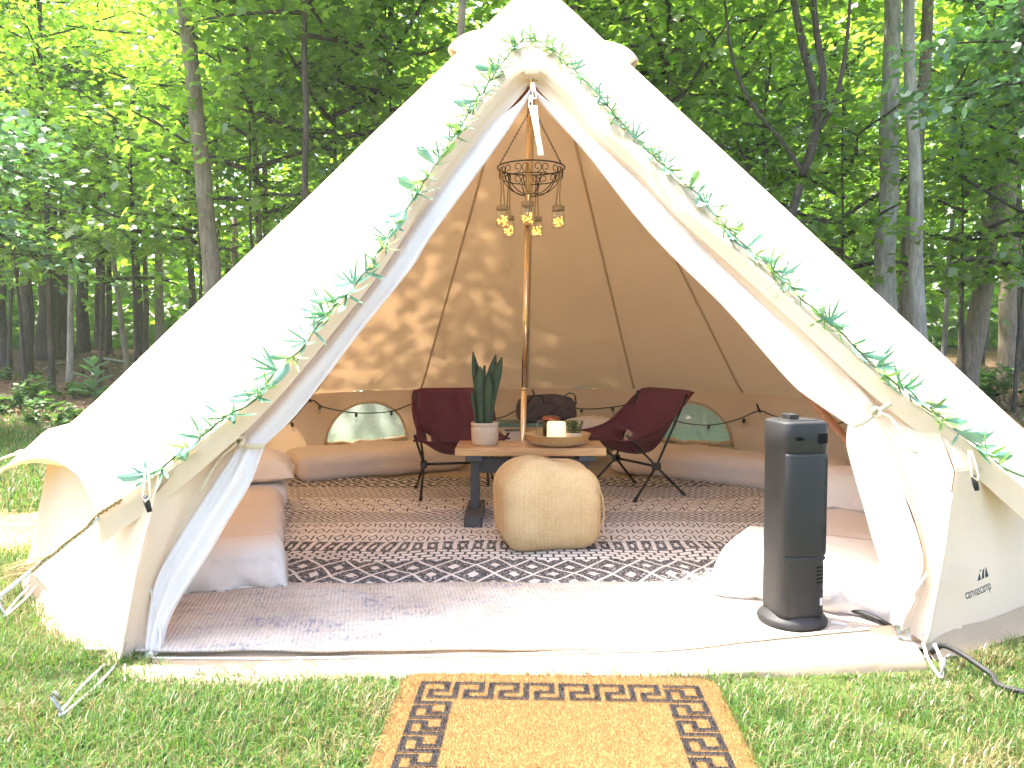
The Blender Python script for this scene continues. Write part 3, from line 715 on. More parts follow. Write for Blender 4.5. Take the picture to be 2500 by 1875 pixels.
# hem tape along the door edge of the roof, with a short lip hanging below it
for edge in (edgeL, edgeR):
    pts = smooth_path(edge, 60); mb = MB(); rows = []
    for i, p in enumerate(pts):
        n_ = Vector((p.x - C.x, p.y - C.y, 0)).normalized(); k_ = max(0, (i - 38) / 21); lip = .035 + .055 * k_
        rows.append([p + n_ * .006 + Vector((0, 0, .012)), p + n_ * .006 - Vector((0, 0, .004)), p - n_ * .015 * (1 - k_) - Vector((0, 0, lip * .5)), p - n_ * .03 * (1 - k_) - Vector((0, 0, lip))])
    mb.grid(rows); part(tent, "roof_hem", mb, CANVAS)
# wall panels
def wall_r(z): return 2.60 - .10 * min(max((z - .03) / .54, 0), 1)
SEAM_TOP_L, FOOT_L = W(385, 1176, 2.44), W(292, 1622, 2.33)
SEAM_TOP_R, FOOT_R = W(2334, 1118, 2.59), W(2262, 1572, 2.40)
PH_L = polar(FOOT_L)[0] + 2 * math.pi; PH_R = polar(FOOT_R)[0]
def wall_pt(phi, z, bow=0.0):
    p = pol(phi, wall_r(z) - .02 * bow + .012 * fn(phi * 9, z * 4), z)
    for ph0, top, ft in ((PH_R, SEAM_TOP_R, FOOT_R), (PH_L, SEAM_TOP_L, FOOT_L)):
        w = 1 - abs(phi - ph0) / R(20)
        if w > 0:
            t = (z - ft.z) / (top.z - ft.z); q = ft.lerp(top, t); base_ = pol(ph0, wall_r(z), z); w = w * w * (3 - 2 * w); p = p + (q - base_) * w; p.z = z
    return p
WS = [PH_R] + SEAMS[1:-1] + [PH_L]
WIN = {4, 7}                                                     # panels with arched windows (seams 135-157.5 and 202.5-225)
ZT = .575
for k, (a, b) in enumerate(zip(WS, WS[1:])):
    if k not in WIN:
        mb = MB(); rows = []
        for i in range(9):
            z = .045 + (ZT - .045) * i / 8
            rows.append([wall_pt(a + (b - a) * j / 14, z, math.sin(math.pi * j / 14)) for j in range(15)])
        mb.grid(rows); part(tent, "wall_panel", mb, CANVAS)
    else:
        # opening: half ellipse
        mid = (a + b) / 2; half = .375 / 2.55; zb, hz = .11, .37; n = 24; mb = MB()
        arch = [(mid - half * math.cos(math.pi * i / n), zb + hz * math.sin(math.pi * i / n) ** .85) for i in range(n + 1)]
        outer = []
        for i in range(n + 1):
            t = i / n
            if t < .25: outer.append((a, zb + (ZT - zb) * t / .25))
            elif t <= .75: outer.append((a + (b - a) * (t - .25) / .5, ZT))
            else: outer.append((b, ZT - (ZT - zb) * (t - .75) / .25))
        rows = [[wall_pt(p[0] + (q[0] - p[0]) * f, p[1] + (q[1] - p[1]) * f) for f in (0, .33, .66, 1)] for p, q in zip(arch, outer)]
        mb.grid(rows)
        mb.grid([[wall_pt(a + (b - a) * j / 14, z) for j in range(15)] for z in (.045, .08, zb)])
        w = part(tent, "wall_panel", mb, CANVAS)
        win = MB(); win.grid([[wall_pt(mid + (p[0] - mid) * f, zb + (p[1] - zb) * f) for p in arch] for f in (.02, .35, .7, 1)])
        wo_ = part(tent, "window", win, MESHSCREEN); wo_["label"] = "arched insect-mesh window"
        mb = MB(); mb.tube([wall_pt(*p) + (C - wall_pt(*p)).normalized() * .008 for p in arch], .012, 6); part(wo_, "window_frame", mb, CANVAS2)
        mb = MB(); q = [wall_pt(mid + half * 1.03 * (2 * i / 20 - 1), zb + .012 + .02 * fn(i * .4, k) + .022 * abs(2 * i / 20 - 1) ** 2) for i in range(21)]
        q = [v + Vector((C.x - v.x, C.y - v.y, 0)).normalized() * .03 for v in q]
        mb.tube(q, [.022 + .010 * fn(i * .7, k * 3) for i in range(21)], 9); part(wo_, "rolled_flap", mb, CANVAS2)
        for f in (.32, .68):
            c_ = q[int(20 * f)]; mb = MB(); mb.tube([c_ + Vector((0, -.02, .035)), c_ + Vector((0, -.035, 0)), c_ + Vector((0, -.02, -.06))], .005, 5); part(wo_, "tie_tape", mb, TAPE)
# mud skirt round the foot of the walls
mb = MB(); rows = []
for z, dr in ((.07, -.012), (.03, .005), (0.0, .03), (-.004, .07)):
    rows.append([(lambda b: Vector((b.x, b.y, z + (.006 * fn(j * .9) if z > 0 else 0))) + Vector((b.x - C.x, b.y - C.y, 0)).normalized() * (dr + .012 * fn(j * .7, z * 30)))(wall_pt(PH_R + (PH_L - PH_R) * j / 90, .05)) for j in range(91)])
mb.grid(rows); part(tent, "mud_skirt", mb, CANVAS_G)
# groundsheet
mb = MB(); mb.grid([[(lambda p: Vector((p.x, max(p.y, 2.36), p.z)))(pol(2 * math.pi * j / 96, r, .010 + .002 * fn(j, r * 3))) for j in range(96)] for r in (.01, .6, 1.2, 1.8, 2.2, 2.52)], close=True)
part(tent, "groundsheet", mb, CANVAS_G)

# door flanks: canvas between roof edge, wall corner and the tied-back door
def flank(edge_px, seam_top, foot, inner_px, inner_low):
    e = [on_cone(x, y, -.012) for x, y in edge_px]
    outer = resample(smooth_path(e, 30) , 26) + resample([seam_top, (seam_top + foot) / 2 + Vector((0, -.004, 0)), foot], 14)[1:]
    inn = smooth_path([door_pt(*p) for p in inner_px], 26) + smooth_path([door_pt(*p) for p in inner_low], 14)[1:]
    mb = MB(); rows = []
    for i, (a, b) in enumerate(zip(outer, inn)):
        row = []
        for j in range(12):
            t = j / 11; p = a.lerp(b, t); bow = math.sin(math.pi * t)
            p.y += .03 * bow + .022 * bow * fn(t * 4, i * .22, 2.0) ; row.append(p)
        rows.append(row)
    mb.grid(rows); return mb
IN_UP_L = [(1292,205),(1262,245),(1195,318),(1050,500),(930,665),(790,848),(704,930),(600,1056)]
IN_LO_L = [(600,1056),(560,1120),(470,1270),(400,1390),(372,1480),(352,1600)]
IN_UP_R = [(1303,205),(1345,252),(1395,300),(1480,372),(1590,478),(1760,652),(1930,816),(2043,935),(2115,1018)]
IN_LO_R = [(2115,1018),(2150,1090),(2194,1176),(2240,1290),(2258,1400),(2225,1480),(2200,1535)]
part(tent, "door_flank", flank(EDGE_L[:-2], SEAM_TOP_L, FOOT_L, IN_UP_L, IN_LO_L), CANVAS)
part(tent, "door_flank", flank(EDGE_R[:-3], SEAM_TOP_R, FOOT_R, IN_UP_R, IN_LO_R), CANVAS)
# gussets closing the space between the wall top and the roof edge at both front corners
for edge_px, top, s in ((EDGE_L[-4:], SEAM_TOP_L, -1), (EDGE_R[-4:], SEAM_TOP_R, 1)):
    up_ = resample([on_cone(x, y, -.012) for x, y in edge_px], 12); ph0 = PH_R if s > 0 else PH_L - 2 * math.pi; ph1 = polar(up_[-1])[0]
    lo_ = [wall_pt((ph0 + (ph1 - ph0) * k / 11) + (2 * math.pi if s < 0 else 0), ZT - .01) for k in range(12)]
    mb = MB(); mb.grid([[a_.lerp(b_, f / 5) + Vector((0, -.006 * math.sin(math.pi * f / 5), 0)) for f in range(6)] for a_, b_ in zip(up_, lo_)]); part(tent, "corner_gusset", mb, CANVAS)
# sewn corner seams
for a, b in ((SEAM_TOP_L, FOOT_L), (SEAM_TOP_R, FOOT_R)):
    mb = MB(); pts = resample([a, (a + b) / 2 + Vector((0, -.015, 0)), b], 16)[3:]
    mb.tube([p + Vector((0, -.001, 0)) for p in pts], .004, 6); part(tent, "corner_seam", mb, CANVAS)

# tied-back white door lining: upper swag and lower fall on each side
def curtain(outer_px, inner_px, n, seed, amp=.02, off=-.012, folds=3.0, gather_end=False):
    a = smooth_path([door_pt(x, y, off) for x, y in outer_px], n); b = smooth_path([door_pt(x, y, off) for x, y in inner_px], n)
    mb = MB(); rows = []; nc = 22
    for i in range(n):
        row = []
        for j in range(nc):
            t = j / (nc - 1); p = a[i].lerp(b[i], t); wd = (b[i] - a[i]).length
            fold = amp * min(1, wd / .12) * (math.sin(t * math.pi * 2 * folds + seed + .6 * math.sin(i * .12)) + .5 * fn(t * 6, i * .15, seed))
            p.y += fold - .02 * math.sin(math.pi * t); row.append(p)
        rows.append(row)
    # turned edge gives the fabric a visible thickness
    for row in rows: row.append(row[-1] + Vector((0, .035, 0)))
    mb.grid(rows); return mb
def door_side(up_o, up_i, lo_o, lo_i, seed):
    up = part(tent, "door_lining", curtain(up_o, up_i, 44, seed, .008, folds=1.6), VOILE)
    part(tent, "door_lining", curtain(lo_o, lo_i, 34, seed + 2, .014, folds=2.2), VOILE)
    return up
door_side([(1296,215),(1264,252),(1195,308),(1050,494),(930,660),(790,842),(704,926),(610,1040),(585,1078)],
          [(1298,222),(1268,272),(1209,360),(1050,577),(1005,650),(878,808),(777,941),(710,1024),(642,1088)],
          [(585,1078),(556,1125),(500,1215),(440,1310),(385,1405),(362,1500),(352,1600)], [(642,1088),(631,1118),(603,1191),(552,1275),(508,1351),(462,1422),(424,1483),(401,1534),(385,1598)], 1.0)
door_side([(1300,215),(1340,250),(1395,296),(1480,368),(1590,470),(1760,648),(1930,810),(2043,930),(2128,1030)],
          [(1302,222),(1345,275),(1433,370),(1556,526),(1650,628),(1777,752),(1936,932),(2000,984),(2082,1040)],
          [(2128,1030),(2150,1085),(2194,1176),(2237,1290),(2252,1380),(2225,1460),(2198,1530)], [(2082,1040),(2080,1074),(2086,1113),(2108,1187),(2136,1289),(2163,1380),(2181,1448),(2189,1490),(2186,1530)], 4.0)
# canvas roll of the outer door lying behind the lining
for px, rad in (([(1280,215),(1200,300),(1060,475),(930,645),(800,800),(700,915),(600,1040)], .022), ([(1318,215),(1400,290),(1500,372),(1620,480),(1800,668),(1960,822),(2060,920),(2130,1012)], .028)):
    pts = smooth_path([door_pt(x, y, .03) for x, y in px], 40); mb = MB()
    mb.tube(pts, [rad * (.6 + .6 * min(1, i / 20)) for i in range(40)], 8, jitter=lambda i, j: 1 + .25 * fn(j * 1.3, i * .2)); part(tent, "rolled_door", mb, CANVAS)
# tie tapes
def ribbon(pts, w, n=16, up=Vector((0, 0, 1))):
    q = smooth_path(pts, n); mb = MB(); rows = []
    for i, p in enumerate(q):
        t = (q[min(i + 1, n - 1)] - q[max(i - 1, 0)]).normalized(); s = t.cross(Vector((0, 1, 0)))
        s = s.normalized() if s.length > .05 else Vector((1, 0, 0)); rows.append([p - s * w / 2, p + s * w / 2])
    mb.grid(rows); return mb
for band, tail, knot in (([(560,1010),(575,1060),(590,1082),(615,1090),(646,1090)], [(580,1082),(540,1115),(510,1160),(490,1200)], (583,1078)),
                         ([(2175,985),(2138,1008),(2110,1030),(2083,1040)], [(2140,1008),(2170,1018),(2195,1050),(2205,1085),(2240,1106)], (2138,1007))):
    part(tent, "tie_tape", ribbon([door_pt(x, y, -.06) for x, y in band], .018), TAPE, solid=.004)
    part(tent, "tie_tape", ribbon([door_pt(x, y, -.07) for x, y in tail], .011), TAPE, solid=.003)
    mb = MB(); c_ = door_pt(*knot, -.07)
    mb.tube([c_ + Vector((.014 * math.cos(a), .008 * math.sin(2 * a), .014 * math.sin(a))) for a in [i * .5 for i in range(14)]], .008, 7); part(tent, "knot", mb, TAPE)
# sill: padded canvas threshold with zip along its top
BOT = [(300,1648),(345,1668),(450,1676),(640,1674),(900,1664),(1275,1666),(1600,1665),(1900,1656),(2150,1646),(2268,1640)]
TOPZ = [(330,1608,2.37),(400,1608,2.37),(640,1610,2.36),(900,1606,2.36),(1250,1600,2.365),(1500,1592,2.37),(1700,1583,2.37),(1830,1565,2.39),(2095,1539,2.43),(2195,1531,2.45)]
bot = smooth_path([G(x, y, -.004) for x, y in BOT], 70); topz = smooth_path([W(x, y, d) for x, y, d in TOPZ], 70)
mb = MB(); rows = []
for i, (a, b) in enumerate(zip(bot, topz)):
    row = []
    for j in range(12):
        t = j / 11; p = a.lerp(b, t); bow = math.sin(math.pi * min(1, t * 1.05))
        cr = fn(i * .22 + t * 2.5, t * 3.0, 5.5) + .6 * fn(i * .5 - t * 4, t * 5, 1.0)
        p.y -= .034 * bow - .013 * cr * bow; p.z += .010 * bow + .007 * cr * bow; row.append(p)
    row.append(b + Vector((0, .03, -.004))); row.append(Vector((b.x, b.y + .055, .030)))
    rows.append(row)
mb.grid(rows); sill = part(tent, "door_sill", mb, CANVAS_G)
def zipper(pts, rad=.0045, pitch=.0055):
    L = sum((b - a).length for a, b in zip(pts, pts[1:])); n = int(L / pitch); q = smooth_path(pts, n); mb = MB()
    mb.tube(q, [rad * (1.15 if i % 2 else .65) for i in range(n)], 6); return mb
part(tent, "zip", zipper([p + Vector((0, -.004, .004)) for p in topz[::6]]), ZIP_W)
part(tent, "zip", zipper([door_pt(x, y, -.02) for x, y in [(362,1390),(368,1440),(382,1500),(391,1545),(386,1590),(350,1607)]]), ZIP_W)
part(tent, "zip", zipper([door_pt(x, y, -.02) for x, y in [(2262,1400),(2240,1435),(2210,1465),(2192,1490),(2184,1525)]]), ZIP_W)
def zip_pull(at, mat, ln=.035, w=.016, lean=0.0):
    mb = MB(); d = Vector((math.sin(lean), -.25, -math.cos(lean))).normalized(); s = d.cross(Vector((0, 1, 0))).normalized(); f = s.cross(d)
    mb.box(at, (.016, .010, .016)); rot = Matrix((s, f, d)).transposed()
    for sx in (-1, 1): mb.box(at + d * (ln / 2 + .004) + s * sx * w * .36, (w * .26, .004, ln), rot)
    mb.box(at + d * (ln + .002), (w, .004, w * .4), rot); mb.box(at + d * (ln * .35), (w * .8, .004, ln * .45), rot); return mb
for x, y, mt, ln, le in ((1301, 205, ZIP_W, .075, .12), (1296, 236, ZIP_W, .05, -.05), (338, 1612, STEEL, .035, -.1), (366, 1600, ZIP_W, .045, -.5), (2192, 1532, STEEL, .03, .1), (2214, 1540, STEEL, .035, .15)):
    part(tent, "zip_pull", zip_pull(door_pt(x, y, -.05), mt, ln, .022 if mt is ZIP_W else .014, le), mt, smooth=False)
for x0, x1, w in ((1297, 1322, .022), (1307, 1318, .016)):
    part(tent, "pull_tape", ribbon([door_pt(x0, 258, -.05), door_pt((x0 + x1) / 2 + 1, 320, -.10), door_pt(x1, 380, -.16)], w, 12), TAPE, solid=.003)
mb = MB(); c_ = on_cone(1298, 178); mb.box(c_ + Vector((0, -.02, 0)), (.065, .018, .028)); part(tent, "peak_tab", mb, CANVAS, bevel=.004)
# roof vents near the peak
def vent(px, py, d, phi):
    c_ = W(px, py, d); mb = MB(); rows = []; o_ = Vector((math.sin(phi), -math.cos(phi), 0)); t_ = Vector((math.cos(phi), math.sin(phi), 0))
    for i in range(9):
        s = i / 8; row = []
        for j in range(11):
            a = math.pi * j / 10; h = .16 * math.sin(a) * (.35 + .65 * math.sin(math.pi * (.12 + .5 * s)))
            dn = (o_ - Vector((0, 0, SLOPE))).normalized(); nn = (o_ * SLOPE + Vector((0, 0, 1))).normalized()
            row.append(c_ + dn * (.21 * s - .12) + t_ * (.10 * math.cos(a)) + nn * (h - .03))
        rows.append(row)
    mb.grid(rows); return mb
part(tent, "roof_vent", vent(1158, 132, 4.55, R(-84)), CANVAS, solid=.006)
part(tent, "roof_vent", vent(1494, 160, 4.55, R(84)), CANVAS, solid=.006)
# toggles under the front corners
for x, y, d in ((359, 1228, 2.36), (2380, 1176, 2.52)):
    c_ = W(x, y, d); mb = MB(); mb.tube([c_ + Vector((-.006, 0, .022)), c_ + Vector((0, 0, 0)), c_ + Vector((.008, 0, -.028))], [.007, .010, .008], 8); tg = part(tent, "toggle", mb, BLACKP)
    mb = MB(); mb.tube([c_ + Vector((-.012, .02, .10)), c_ + Vector((-.012, .0, .02)), c_ + Vector((0, -.012, .006)), c_ + Vector((.012, 0, .02)), c_ + Vector((-.004, .02, .10))], .0035, 5); part(tg, "loop", mb, TAPE)
# printed maker's name on the right front wall
def wall_xy(x, y): 
    r = ray(x, y); d = 1.8
    while d < 5:
        p = EYE + r * d
        if math.hypot(p.x - C.x, p.y - C.y) < wall_r(p.z) + .004: return p
        d += .004
    return EYE + r * 2.6
cu = bpy.data.curves.new("print", 'FONT'); cu.body = "canvascamp"; cu.size = 1.0; cu.space_character = 0.95; cu.offset = 0.010
tob = bpy.data.objects.new("print", cu); sc.collection.objects.link(tob); bpy.context.view_layer.update()
tm = tob.evaluated_get(bpy.context.evaluated_depsgraph_get()).to_mesh()
tv = [Vector(v.co) for v in tm.vertices]; tf = [tuple(p.vertices) for p in tm.polygons]
bpy.data.objects.remove(tob)
a_, b_ = wall_xy(2353, 1462), wall_xy(2415, 1436); ph_a, ph_b = polar(a_)[0], polar(b_)[0]; z_a, z_b = a_.z, b_.z
tw = max(v.x for v in tv); mb = MB()
sc_t = (ph_b - ph_a) * 2.57 / tw * .9
def wrap(u, v): 
    ph = ph_a + (ph_b - ph_a) * u / tw; z = z_a + (z_b - z_a) * u / tw + v * sc_t * 1.35
    return pol(ph, wall_r(z) + .012 * fn(ph * 9, z * 4) + .008, z)
PRINT = simple_mat("dark printing ink", (0.035, 0.037, 0.042), (0.03, 0.032, 0.036), 30, 0.8); PRINTG = simple_mat("green printing ink", (0.10, 0.25, 0.10), None, 30, 0.8)
mb.add([wrap(v.x, v.y) for v in tv], tf)
for tri in (((.52, .95), (.68, .95), (.66, 1.5)), ((.70, .95), (.80, .95), (.90, 1.65), (.80, 1.55)), ((.84, .95), (1.0, .95), (.97, 1.75))):
    mb.add([wrap(x * tw, y) for x, y in tri], [tuple(range(len(tri)))])
mb.add([wrap(x * tw, y) for x, y in ((.70, 1.45), (.745, 1.55), (.72, 1.75), (.67, 1.6))], [(0, 1, 2, 3)], 1)
part(tent, "printed_name", mb, [PRINT, PRINTG], smooth=False)
# peg straps at the door corners
part(tent, "peg_strap", ribbon([W(300,1632,2.30), W(298,1665,2.24), W(270,1695,2.18), W(225,1730,2.1)], .035, 14), TAPE, solid=.003)
part(tent, "peg_strap", ribbon([W(2225,1640,2.33), W(2275,1652,2.29), W(2330,1648,2.30)], .022, 10), TAPE, solid=.003)

# ------------------------------------------------------------------ poles
pole_b, pole_t = Vector((.058, 4.64, .012)), Vector((.118, 4.62, 3.02))
tp = thing("tent_pole", "bronze centre pole standing behind the bench", "pole", pole_b)
cuts = [0, .235, .56, .80, 1.0]
for i, (a, b) in enumerate(zip(cuts, cuts[1:])):
    mb = MB(); A, B = pole_b.lerp(pole_t, a), pole_b.lerp(pole_t, b); mb.tube([A, B], .0175 - .0012 * (i % 2), 16); part(tp, "tube_section", mb, BRASS)
    if i: mb = MB(); mb.tube([A - Vector((0, 0, .006)), A + Vector((0, 0, .006))], .0186, 16); part(tp, "collar", mb, BRASS)
mb = MB(); mb.lathe([(.001, 3.12), (.05, 3.10), (.055, 3.04), (.02, 3.0), (.001, 3.0)], (pole_t.x, pole_t.y, 0), 16); part(tp, "pole_cap", mb, DARKWOOD)
for lab, x1 in (("brown wooden door pole slanting down behind the right door lining", 1.76), ("brown wooden door pole hidden behind the left door lining", -1.42)):
    mb = MB(); A, B = Vector((.12 if x1 > 0 else .08, 4.1, 2.32)), Vector((x1, 2.70, .012)); mb.tube([A, A.lerp(B, .5), B], .017, 10)
    single("door_pole", mb, DARKWOOD, lab, "pole", B)

# ------------------------------------------------------------------ guy ropes and pegs
def rope(label, pts, rad=.0065, mat=ROPE_W, name="guy_rope", sag=0.0):
    q = smooth_path(pts, 40) if len(pts) > 2 else resample(pts, 40)
    mb = MB(); mb.tube(q, rad, 7, jitter=lambda i, j: 1 + .12 * math.sin(j * 2.1 + i * 1.3)); return single(name, mb, mat, label, "rope", q[-1])
def peg(label, p, lean):
    mb = MB(); d = Vector((lean[0], lean[1], 1)).normalized(); mb.tube([p - d * .10, p + d * .06], .0045, 8)
    mb.tube([p + d * .06, p + d * .068 + Vector((.012, 0, .004)), p + d * .052 + Vector((.02, 0, -.004))], .0045, 8)
    return single("tent_peg", mb, STEEL, label, "tent peg", p)
L_TIP = edgeL[-1]
stk = Vector((-1.74, 1.98, .02))
rope("white guy rope running down from the front left roof corner, jute-wrapped", [L_TIP, L_TIP.lerp(stk, .5), stk]); peg("steel peg holding the jute-wrapped guy rope", stk, (-.3, -.25))
fr = MB(); rg = np.random.default_rng(2); A = L_TIP.lerp(stk, .22); B = L_TIP.lerp(stk, .42)
hits = [on_cone(301, 1224, .01), L_TIP + Vector((0, -.01, .01))] + [L_TIP.lerp(stk, f) + Vector((.0, -.008, .004 * math.sin(f * 60))) for f in (.05, .1, .15, .2, .25, .3)]
jut = thing("jute_string", "frayed jute string wound along the front left guy rope", "string", L_TIP)
mb = MB(); q = smooth_path(hits, 60); mb.tube([p + Vector((0, .004 * math.cos(i * 2.3), .004 * math.sin(i * 2.3))) for i, p in enumerate(q)], [.005 + .003 * max(0, fn(i * .35)) for i in range(len(q))], 6); part(jut, "cord", mb, JUTE)
mb = MB()
for i in range(40):
    s = q[-1] - (q[-1] - q[-12]) * rg.random(); e = s + Vector((-.05 - .09 * rg.random(), -.02 + .03 * rg.random(), -.015 - .05 * rg.random())); mb.tube([s, (s + e) / 2 + Vector((0, 0, .006)), e], [.0014, .0012, .0006], 4, False)
o = part(jut, "frayed_ends", mb, JUTE); o["kind"] = "stuff"
tip56 = pol(R(-56), R_TIP + .08, roof_z(R_TIP + .08)); tip82 = pol(R(-82), R_TIP, roof_z(R_TIP) - .02)
for tp_, phi, la in ((tip56, -56, "the pointed left roof tip"), (tip82, -82, "the roof edge behind the pointed left tip")):
    st = pol(R(phi), 3.9, .02); rope("white guy rope stretched from " + la, [tp_ + Vector((.02, 0, .01)), st]); peg("steel peg of the rope from " + la, st, (-.3, -.1))
    mb = MB(); q = tp_.lerp(st, .16); mb.tube([q + (st - tp_).normalized() * x for x in (-.025, -.01, .01, .025)], [.008, .014, .013, .008], 8); 
    single("rope_slider", mb, ROPE_W, "white sliding knot on the guy rope from " + la, "knot", q)
R_TIP_P = edgeR[-1]; st = Vector((2.15, 1.95, .02))
rope("white guy rope leaving the front right roof corner", [R_TIP_P, st]); peg("steel peg at the end of the front right guy rope", st, (.3, -.3))
tip56r = pol(R(56), R_TIP, roof_z(R_TIP) - .02); st = pol(R(56), 3.9, .02)
rope("white guy rope stretched from the right roof tip", [tip56r, st]); peg("steel peg at the end of the right roof tip's rope", st, (.3, -.1))
# short cord loops at the foot of the walls
def loop(label, a, b, w=.018, rad=.004):
    s = (b - a).cross(Vector((0, 0, 1))).normalized() * w
    return rope(label, [a - s, a.lerp(b, .5) - s * 1.1, b - s * .3, b + (b - a) * .02, b + s * .3, a.lerp(b, .5) + s * 1.1, a + s], rad, name="peg_loop")
pA = G(152, 1742, .03); loop("white cord loop pegged out from the left door corner", W(270, 1622, 2.32), pA); peg("steel peg holding the left door corner's cord loop", pA, (-.3, -.3))
pB = G(14, 1502, .03); loop("white cord loop at the foot of the left wall", W(80, 1432, 2.93), pB, .012); peg("steel peg at the foot of the left wall", pB, (-.4, -.1))
pC = G(2296, 1650, .02); loop("white cord loop hanging at the right door corner", W(2268, 1572, 2.34), pC, .016, .005); peg("steel peg under the right door corner's cord loop", pC, (.1, -.2))

# ------------------------------------------------------------------ leaf garland along the door edge
GPX_L = [(1281,103),(1254,130),(1227,165),(1169,252),(1137,306),(1086,382),(1020,487),(963,572),(907,663),(850,731),(793,793),(737,867),(680,918),(634,984),(558,1030),(511,1068),(440,1127),(395,1161),(343,1201)]
GPX_R = [(1281,103),(1321,114),(1375,161),(1412,194),(1469,255),(1527,328),(1585,389),(1635,430),(1720,510),(1794,595),(1873,663),(1958,748),(2043,822),(2122,901),(2215,975),(2287,1031),(2335,1067),(2389,1113),(2441,1151)]
GL_S = leaf_mat("sage artificial leaf", [(0, (.14, .29, .20)), (1, (.21, .38, .26))], [(0, (.12, .26, .14)), (1, (.18, .32, .18))], .2)
GL_G = leaf_mat("green artificial leaf", [(0, (.11, .28, .17)), (1, (.17, .37, .22))], [(0, (.06, .2, .06)), (1, (.1, .26, .08))], .2)
GL_L = leaf_mat("lime artificial leaf", [(0, (.19, .34, .08)), (1, (.28, .43, .12))], [(0, (.2, .36, .06)), (1, (.28, .45, .1))], .25)
GSTEM = simple_mat("green wire stem", (.16, .22, .12), (.1, .13, .08), 60, .8)
gar = thing("leaf_garland", "artificial leaf garland draped along the edge of the tent's doorway", "garland", on_cone(1281, 103, .02))
stemL = smooth_path([on_cone(x, y, .022) for x, y in GPX_L], 120); stemR = smooth_path([on_cone(x, y, .022) for x, y in GPX_R], 130)
for st in (stemL, stemR):
    st_ = [p + Vector((.01 * fn(i * .3, 1), 0, .012 * fn(i * .35, 7))) for i, p in enumerate(st)]
    mb = MB(); mb.tube(st_, .0035, 6); part(gar, "stem", mb, GSTEM)
def spoon(L, w):
    mb = MB(); rows = []
    for i in range(8):
        u = i / 7; ww = .004 + w * max(0, (u - .12) / .88) ** .8 * math.sqrt(max(0, 1 - u ** 5)) ; rows.append([(x * ww, u * L, .18 * L * u * u - abs(x) * .006) for x in (-1, -.5, 0, .5, 1)])
    return mb.grid(rows)
LEAFM = [mesh_of("garland leaf", spoon(L, w), mt) for L, w, mt in ((.11, .024, GL_S), (.095, .021, GL_G), (.12, .025, GL_S), (.09, .018, GL_L))]
def sprig(seed, nb):
    mb = MB(); rg = random.Random(seed)
    for k in range(nb):
        a = (k / (nb - 1) - .5) * 2.2 + rg.uniform(-.15, .15); L = rg.uniform(.06, .10); rows = []
        for i in range(6):
            u = i / 5; w = .0050 * math.sin(math.pi * (.12 + .86 * u)) ; x = math.sin(a) * L * u; y = math.cos(a) * L * u; z = .035 * math.sin(k * 2.1) * u + .02 * u * u
            rows.append([(x - math.cos(a) * w, y + math.sin(a) * w, z), (x, y, z - .001), (x + math.cos(a) * w, y - math.sin(a) * w, z)])
        mb.grid(rows)
    return mb
SPRIG = [mesh_of("garland sprig", sprig(i, n_), mt) for i, (n_, mt) in enumerate(((7, GL_G), (6, GL_L), (8, GL_G), (6, GL_S), (7, GL_L)))]
rg_ = random.Random(12); g0 = Vector(gar.location)
for st in (stemL, stemR):
    i = 1; k = 0
    while i < len(st) - 1:
        p = st[i]; t = (st[i + 1] - st[i - 1]).normalized()
        n_ = (Vector((p.x - C.x, p.y - C.y, 0)).normalized() * SLOPE + Vector((0, 0, 1))).normalized(); s = t.cross(n_).normalized()
        for which in (0, 1):
            side = 1 if (k + which) % 2 else -1
            ang = rg_.uniform(.35, 1.1) * side
            dr = (t * math.cos(ang) * (1 if rg_.random() < .75 else -1) + s * math.sin(ang) + n_ * rg_.uniform(.05, .45)).normalized()
            zx = (n_ - dr * n_.dot(dr)).normalized(); xx = dr.cross(zx)
            M = Matrix((xx, dr, zx)).transposed().to_4x4(); M = M @ Matrix.Rotation(rg_.uniform(-.7, .7), 4, 'Y')
            if which == 0: o = link("sprig", rg_.choice(SPRIG), gar)
            elif rg_.random() < .85: o = link("leaf", rg_.choice(LEAFM), gar)
            else: continue
            o.rotation_euler = M.to_euler(); o.location = p - g0; f = rg_.uniform(.8, 1.25); o.scale = (f, f, f)
        k += 1; i += rg_.choice((1, 2, 2, 3))

# ------------------------------------------------------------------ soft shapes
def soft_box(size, rad, cuts=14, amp=.01, freq=5.0, seed=0.0, puff=0.0):
    bm = bmesh.new(); bmesh.ops.create_cube(bm, size=2.0); bmesh.ops.subdivide_edges(bm, edges=bm.edges[:], cuts=cuts, use_grid_fill=True)
    hx, hy, hz = (s / 2 for s in size); mb = MB(); bm.verts.ensure_lookup_table()
    vs = []
    for v in bm.verts:
        p = Vector((v.co.x * hx, v.co.y * hy, v.co.z * hz)); q = Vector((max(-hx + rad, min(hx - rad, p.x)), max(-hy + rad, min(hy - rad, p.y)), max(-hz + rad, min(hz - rad, p.z))))
        d = p - q; p = q + d.normalized() * rad if d.length > 1e-6 else p
        u, w = v.co.x, v.co.y; p.z += puff * (1 - u * u) * (1 - w * w) * (1 if v.co.z > 0 else 0)
        nd = d.normalized() if d.length > 1e-6 else Vector((0, 0, 1))
        k = amp * (fn(p.x * freq + seed, p.y * freq, p.z * freq) + .5 * fn(p.x * freq * 2.3, p.y * freq * 2.3 + seed, p.z * freq * 2.3))
        vs.append(p + nd * k)
    idx = {v: i for i, v in enumerate(bm.verts)}
    mb.add(vs, [tuple(idx[v] for v in f.verts) for f in bm.faces]); bm.free(); return mb
def place(mb, loc, rotz=0.0, rx=0.0, ry=0.0):
    M = Matrix.Translation(loc) @ Matrix.Rotation(rotz, 4, 'Z') @ Matrix.Rotation(rx, 4, 'X') @ Matrix.Rotation(ry, 4, 'Y')
    mb.v = [tuple(M @ Vector(v)) for v in mb.v]; return mb
